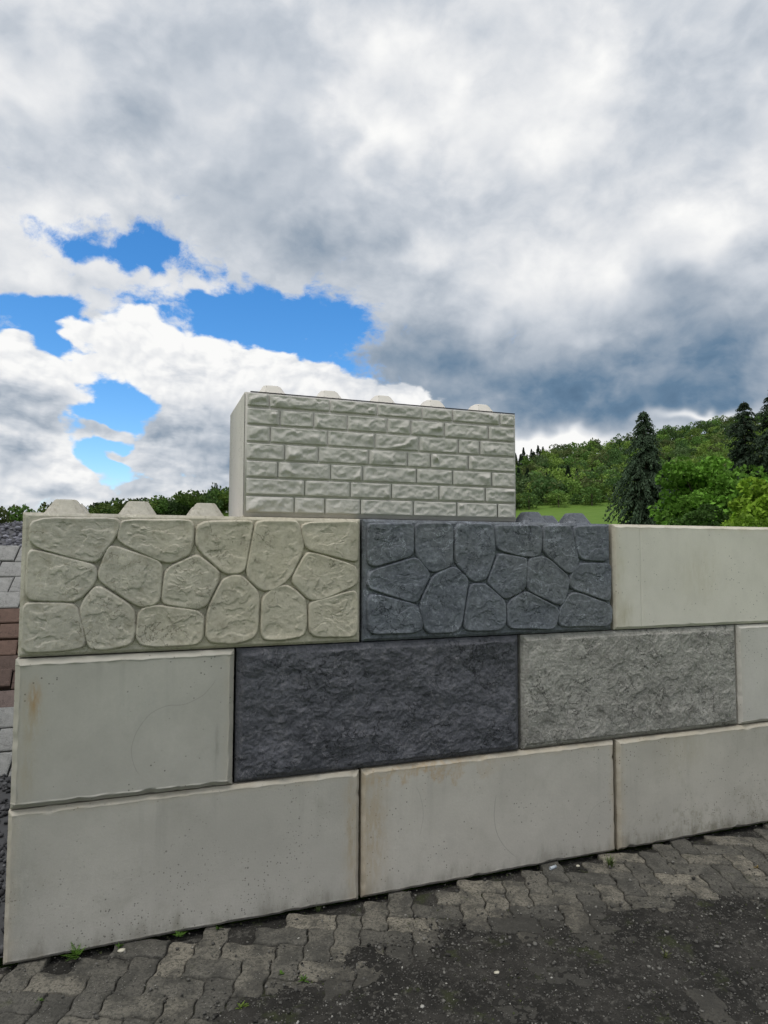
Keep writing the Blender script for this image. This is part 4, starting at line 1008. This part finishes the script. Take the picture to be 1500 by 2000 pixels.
def broadleaf(name, loc, h, rx, ry, colr, seed, label, nclump=90, per=170, leaf=0.17, group=None, low=0.18):
    rs = np.random.default_rng(seed)
    e = empty(name, loc); tag(e, label, 'tree', group)
    cz = h * (1 + low) / 2; rzv = h * (1 - low) / 2
    u = rs.normal(0, 1, (nclump, 3)); u /= np.linalg.norm(u, axis=1, keepdims=True)
    rad = rs.uniform(0.45, 1.0, (nclump, 1)) ** 0.6
    lump = 1 + 0.55 * pn(u[:, 0] * 2.0 + seed, u[:, 2] * 2.0 + u[:, 1], seed)[:, None]
    cc = u * rad * lump * np.array([[rx, ry, rzv]]) * 0.86 + np.array([[0, 0, cz]])
    cr = rs.uniform(0.07, 0.17, nclump) * (rx + rzv)
    P_ = []; Cc = []
    for k in range(nclump):
        v = rs.normal(0, 1, (per, 3)); v /= np.linalg.norm(v, axis=1, keepdims=True)
        r_ = rs.uniform(0.55, 1.0, (per, 1)) ** 0.5
        P_.append(cc[k] + v * r_ * cr[k] * np.array([[1.0, 1.0, 0.72]]))
        Cc.append(np.array([colr]) * rs.uniform(0.60, 1.30) * rs.uniform(0.65, 1.30, (per, 1)))
    P_ = np.concatenate(P_); Cc = np.concatenate(Cc)
    V = rand_quads(P_, rs.uniform(0.45, 1.55, len(P_)) * leaf, rs)
    obj('crown', quads_mesh('crown', V, Cc), m_leaf, e)
    segs = [((0, 0, -0.4), (0.05, 0.02, h * 0.45), h * 0.025, h * 0.017)]
    for k in range(nclump):
        if k % 3 == 0:
            st = np.array([0.04, 0.02, h * rs.uniform(0.2, 0.45)])
            segs.append((st, st * 0.4 + cc[k] * 0.6 + np.array([0, 0, -0.05 * h]), h * 0.010, h * 0.005, 5))
            segs.append((st * 0.4 + cc[k] * 0.6 + np.array([0, 0, -0.05 * h]), cc[k], h * 0.005, h * 0.0015, 5))
    obj('trunk', tubes_mesh('trunk', segs), m_bark, e)
    return e
def conifer(name, loc, h, w, colr, seed, label, levels=52, nb=9, droop=0.55, spr=15, lean=0.0, group=None, thin=0.0, two_tops=False):
    rs = np.random.default_rng(seed)
    e = empty(name, loc); tag(e, label, 'tree', group)
    C = []; D = []; S = []; K = []; segs = [((0, 0, -0.4), (lean * 0.5, 0, h * 0.6), h * 0.02, h * 0.010), ((lean * 0.5, 0, h * 0.6), (lean, 0, h * 0.985), h * 0.010, h * 0.002)]
    for li in range(levels):
        f = (li + rs.uniform(0, 0.6)) / levels
        z = h * (0.04 + 0.95 * f)
        rb = w * 0.5 * (1 - f) ** 0.80 * (0.82 + 0.55 * pn(np.array(f * 7.0), np.array(seed * 1.3), seed)) + 0.05
        for b_ in range(nb):
            if rs.uniform() < thin: continue
            a = rs.uniform(0, 6.283); L = rb * rs.uniform(0.65, 1.15)
            ax = np.array([math.cos(a), math.sin(a), 0.0])
            t = np.linspace(0.12, 1.0, spr)
            p = np.array([lean * f, 0, z])[None] + ax[None] * (L * t)[:, None]
            p[:, 2] += -droop * L * t ** 1.4 * 0.75 + 0.14 * L * np.sin(t * 3.1)
            if b_ % 3 == 0: segs.append((p[0], p[spr // 2], 0.02 * (1 - f) + 0.004, 0.010 * (1 - f) + 0.003, 4))
            for sgn in (-1, 0, 1):
                dv = ax[None] * 0.55 + np.array([-ax[1], ax[0], 0])[None] * sgn * 0.65 + np.array([0, 0, -0.55 - 0.5 * droop])[None] + rs.normal(0, 0.22, (spr, 3))
                C.append(p + rs.normal(0, 0.03, p.shape)); D.append(dv / np.linalg.norm(dv, axis=1, keepdims=True)); S.append((0.13 + 0.33 * (1 - f) ** 0.8) * (1.1 - 0.45 * t) * rs.uniform(0.7, 1.2, spr) * (h / 11.0) ** 0.5)
                K.append(np.array(colr)[None] * rs.uniform(0.6, 1.35) * rs.uniform(0.8, 1.2, (spr, 1)) * (0.9 + 0.3 * t[:, None]))
    C = np.concatenate(C); D = np.concatenate(D); S = np.concatenate(S)[:, None]; K = np.concatenate(K)
    r_ = rs.normal(0, 1, C.shape); sd2 = np.cross(D, r_); sd2 /= np.linalg.norm(sd2, axis=1, keepdims=True)
    V = np.stack([C - sd2 * S * 0.10, C + D * S * 0.5 + sd2 * S * 0.20, C + D * S, C + D * S * 0.5 - sd2 * S * 0.20], 1)
    obj('crown', quads_mesh('crown', V, K), m_needle, e)
    obj('trunk', tubes_mesh('trunk', segs), m_bark, e)
    return e
CX, CY = -0.9861, -3.0142
def polar(azd, r):
    x = CX + r * math.sin(math.radians(azd)); y = CY + r * math.cos(math.radians(azd))
    return x, y, float(terrain_z(np.array(x), np.array(y))) - 0.1
def top_h(azd, r, eld):     # height of a tree whose tip stands at elevation eld
    return 1.64 + r * math.tan(math.radians(eld)) - polar(azd, r)[2]
conifer('spruce', polar(42.0, 34), top_h(42.0, 34, 11.6), 6.6, (0.045, 0.072, 0.040), 11, 'tall dark spruce with drooping branches, in front of the wooded hill', levels=56, nb=10, lean=-0.12, droop=0.75)
conifer('spruce', polar(49.1, 44), top_h(49.1, 44, 11.7), 8.8, (0.034, 0.054, 0.032), 12, 'dark spruce behind the bright green tree at right', levels=52, nb=9, droop=0.35)
conifer('spruce', polar(51.0, 43), top_h(51.0, 43, 12.5), 8.0, (0.034, 0.054, 0.030), 13, 'dark spruce cut by the right edge of the picture', levels=52, nb=9, droop=0.35)
broadleaf('broadleaf_tree', polar(47.4, 30), top_h(47.4, 30, 7.9), 2.35, 2.2, (0.150, 0.310, 0.040), 21, 'round bright green leafy tree right of the tall spruce', 85, 230, 0.17)
broadleaf('broadleaf_tree', polar(51.4, 24), top_h(51.4, 24, 6.3), 1.75, 1.7, (0.225, 0.360, 0.035), 22, 'yellow-green leafy tree low at the right edge', 64, 230, 0.14)
broadleaf('shrub', polar(46.1, 26), top_h(46.1, 26, 3.9), 1.25, 1.2, (0.075, 0.150, 0.030), 23, 'dark green shrub between the tall spruce and the bright green tree', 50, 150, 0.11)
broadleaf('shrub', polar(48.6, 22), top_h(48.6, 22, 3.7), 0.95, 0.9, (0.200, 0.330, 0.036), 24, 'light green shrub at the foot of the bright green tree, above the wall', 45, 150, 0.10)

# far wood: lumpy crowns merged into one mass
def crown_proto(seed, kind):
    rs = np.random.default_rng(seed)
    if kind == 'con':
        n = 260; f = rs.uniform(0, 1, n) ** 0.8; a = rs.uniform(0, 6.283, n)
        r = (1 - f) * 0.42 * rs.uniform(0.6, 1.1, n) + 0.02
        p = np.stack([r * np.cos(a), r * np.sin(a), 0.1 + 1.5 * f], -1)
        return rand_quads(p, np.full(n, 0.17), rs)
    nc, per = 13, 24
    u = rs.normal(0, 1, (nc, 3)); u /= np.linalg.norm(u, axis=1, keepdims=True)
    cc = u * rs.uniform(0.35, 0.85, (nc, 1)) * np.array([[0.62, 0.62, 0.55]]) + np.array([[0, 0, 0.72]])
    P_ = []
    for k in range(nc):
        v = rs.normal(0, 1, (per, 3)); v /= np.linalg.norm(v, axis=1, keepdims=True); v[:, 2] = np.abs(v[:, 2]) * 0.9 - 0.15
        P_.append(cc[k] + v * rs.uniform(0.20, 0.32))
    P_ = np.concatenate(P_)
    return rand_quads(P_, rs.uniform(0.10, 0.16, len(P_)), rs)
protos = [crown_proto(s, 'leaf') for s in range(40, 48)]; cprotos = [crown_proto(s, 'con') for s in range(60, 63)]
PAL = np.array([[2.1, 1.9, 1.9]]) * np.array([[0.055, 0.112, 0.026], [0.075, 0.138, 0.028], [0.040, 0.082, 0.024], [0.095, 0.155, 0.032], [0.075, 0.105, 0.036], [0.048, 0.082, 0.030], [0.062, 0.128, 0.028]])
def ws(w, s): return CX + w * RX + s * NX, CY + w * RY + s * NY
FV = []; FC = []
rs = np.random.default_rng(5)
s = 96.0
def meadow_edge(w):
    e = np.interp(w, [-400, -120, -40, 0, 20, 45, 75, 95, 140, 400], [175, 175, 175, 165, 160, 168, 172, 150, 120, 110])
    return e + 3 * math.sin(w * 0.21)
ntree = 0
for w in np.arange(14.0, 100.0, 1.7):      # low growth that closes the wood's edge down to the grass
    s2 = meadow_edge(w) + rs.uniform(-1.0, 3.5); x, y = ws(w + rs.normal(0, 0.8), s2); z = float(terrain_z(np.array(x), np.array(y)))
    sz = rs.uniform(1.8, 3.4); V = protos[rs.integers(8)] * np.array([sz, sz, sz]) + np.array([x, y, z - 0.35 * sz])
    FV.append(V); FC.append(PAL[rs.integers(7)][None] * rs.uniform(0.5, 1.0) * rs.uniform(0.75, 1.25, (len(V), 1)))
while s < 372:
    step = 3.9 + 0.008 * s
    w = -0.78 * s + rs.uniform(0, step)
    while w < 0.80 * s:
        ww = w + rs.normal(0, 0.30 * step); s2 = s + rs.normal(0, 0.35 * step)
        w += step * rs.uniform(0.85, 1.25)
        if s2 < meadow_edge(ww): continue
        if ww / s2 < 0.10 and s2 < 215: continue       # hidden by the wall
        x, y = ws(ww, s2); z = float(terrain_z(np.array(x), np.array(y)))
        con = (pn(np.array(ww / 40.0), np.array(s2 / 40.0), 33) > 0.45 and s2 < 290 and rs.uniform() < 0.6) or (0.17 < ww / s2 < 0.245 and s2 > 300)
        sz = rs.uniform(3.5, 6.0) * (1.3 if ww < 0 else 1.0) * (0.90 if s2 < 170 else 1.0)
        if con: V = cprotos[rs.integers(3)] * np.array([sz * 0.8, sz * 0.8, sz * 0.95]); colr = np.array([0.030, 0.050, 0.026])
        else:
            V = protos[rs.integers(8)] * np.array([sz, sz, sz * rs.uniform(0.95, 1.30)])
            ci = int(np.clip(3.5 + 3.2 * pn(np.array(ww / 26.0), np.array(s2 / 26.0), 44) + rs.normal(0, 1.4), 0, 6)); colr = PAL[ci]
        an = rs.uniform(0, 6.28); ca, sa = math.cos(an), math.sin(an)
        V = np.stack([V[..., 0] * ca - V[..., 1] * sa + x, V[..., 0] * sa + V[..., 1] * ca + y, V[..., 2] + z - 0.5], -1)
        if ww < -30: colr = colr * 0.62
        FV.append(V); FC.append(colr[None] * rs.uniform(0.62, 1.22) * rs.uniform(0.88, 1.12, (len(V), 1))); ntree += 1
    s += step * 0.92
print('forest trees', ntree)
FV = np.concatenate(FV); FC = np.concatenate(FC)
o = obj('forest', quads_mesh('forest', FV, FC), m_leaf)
tag(o, 'far mixed wood in spring green covering the long hill', 'forest', kind='stuff')
# single trees that stand out on the left skyline and at the meadow edge
def far_tree(w, s_, sz, kind, colr, label, name, group, squash=1.1):
    x, y = ws(w, s_); z = float(terrain_z(np.array(x), np.array(y)))
    e = empty(name, (x, y, z)); tag(e, label, 'tree', group)
    if kind == 'con': V = cprotos[rs.integers(3)] * np.array([sz * 0.7, sz * 0.7, sz]) + np.array([0, 0, sz * 0.1])
    else: V = protos[rs.integers(8)] * np.array([sz, sz, sz * squash]) - np.array([0, 0, sz * 0.22])
    obj('crown', quads_mesh('crown', V, np.array(colr)[None] * rs.uniform(0.75, 1.2, (len(V), 1))), m_leaf, e)
    obj('trunk', tubes_mesh('trunk', [((0, 0, -1.0), (0, 0, sz * 0.75), sz * 0.035, sz * 0.02, 6)]), m_bark, e)
GT = 'trees on the left skyline'
far_tree(-95, 326, 9.6, 'leaf', (0.045, 0.07, 0.026), 'dark round tree on the left skyline, left of the slim one', 'skyline_tree', GT, 1.3)
far_tree(-86, 328, 5.6, 'leaf', (0.045, 0.070, 0.030), 'slim tall tree on the left skyline beside the brick-pattern block', 'skyline_tree', GT, 2.5)
far_tree(-141, 312, 8.6, 'leaf', (0.045, 0.085, 0.030), 'small round dark green tree between the two leftmost studs', 'skyline_tree', GT, 1.0)
GM = 'trees along the meadow edge'
for w_, sz_, cpal, lab in ((37.5, 4.6, (0.09, 0.16, 0.045), 'dark round tree at the upper meadow edge, nearest the brick-pattern block'),
        (45.0, 4.2, (0.15, 0.235, 0.05), 'light green round tree at the upper meadow edge, second from the brick-pattern block'),
        (53.0, 5.0, (0.10, 0.18, 0.045), 'mid green round tree at the upper meadow edge, third from the brick-pattern block'),
        (60.0, 4.4, (0.17, 0.25, 0.055), 'pale green round tree at the upper meadow edge, just left of the tall spruce')):
    far_tree(w_ * 0.98, meadow_edge(w_) - 3.5, sz_, 'leaf', cpal, lab, 'edge_tree', GM, 0.95)
# white marker post at the meadow's left end
def post(bm):
    r = bmesh.ops.create_cube(bm, size=1.0)
    for v in r['verts']:
        v.co = Vector((v.co.x * 0.30, v.co.y * 0.30, v.co.z * 1.5 + 0.75))
        if v.co.z > 1: v.co.x *= 0.7; v.co.y *= 0.7
xx, yy = ws(25.0, 118); zz = float(terrain_z(np.array(xx), np.array(yy)))
tag(obj('marker_post', bm_mesh('marker_post', post, bevel=0.03), simple('white_paint', (0.7, 0.7, 0.66)), None, (xx, yy, zz - 0.1)), 'tiny white post at the left end of the meadow', 'post')
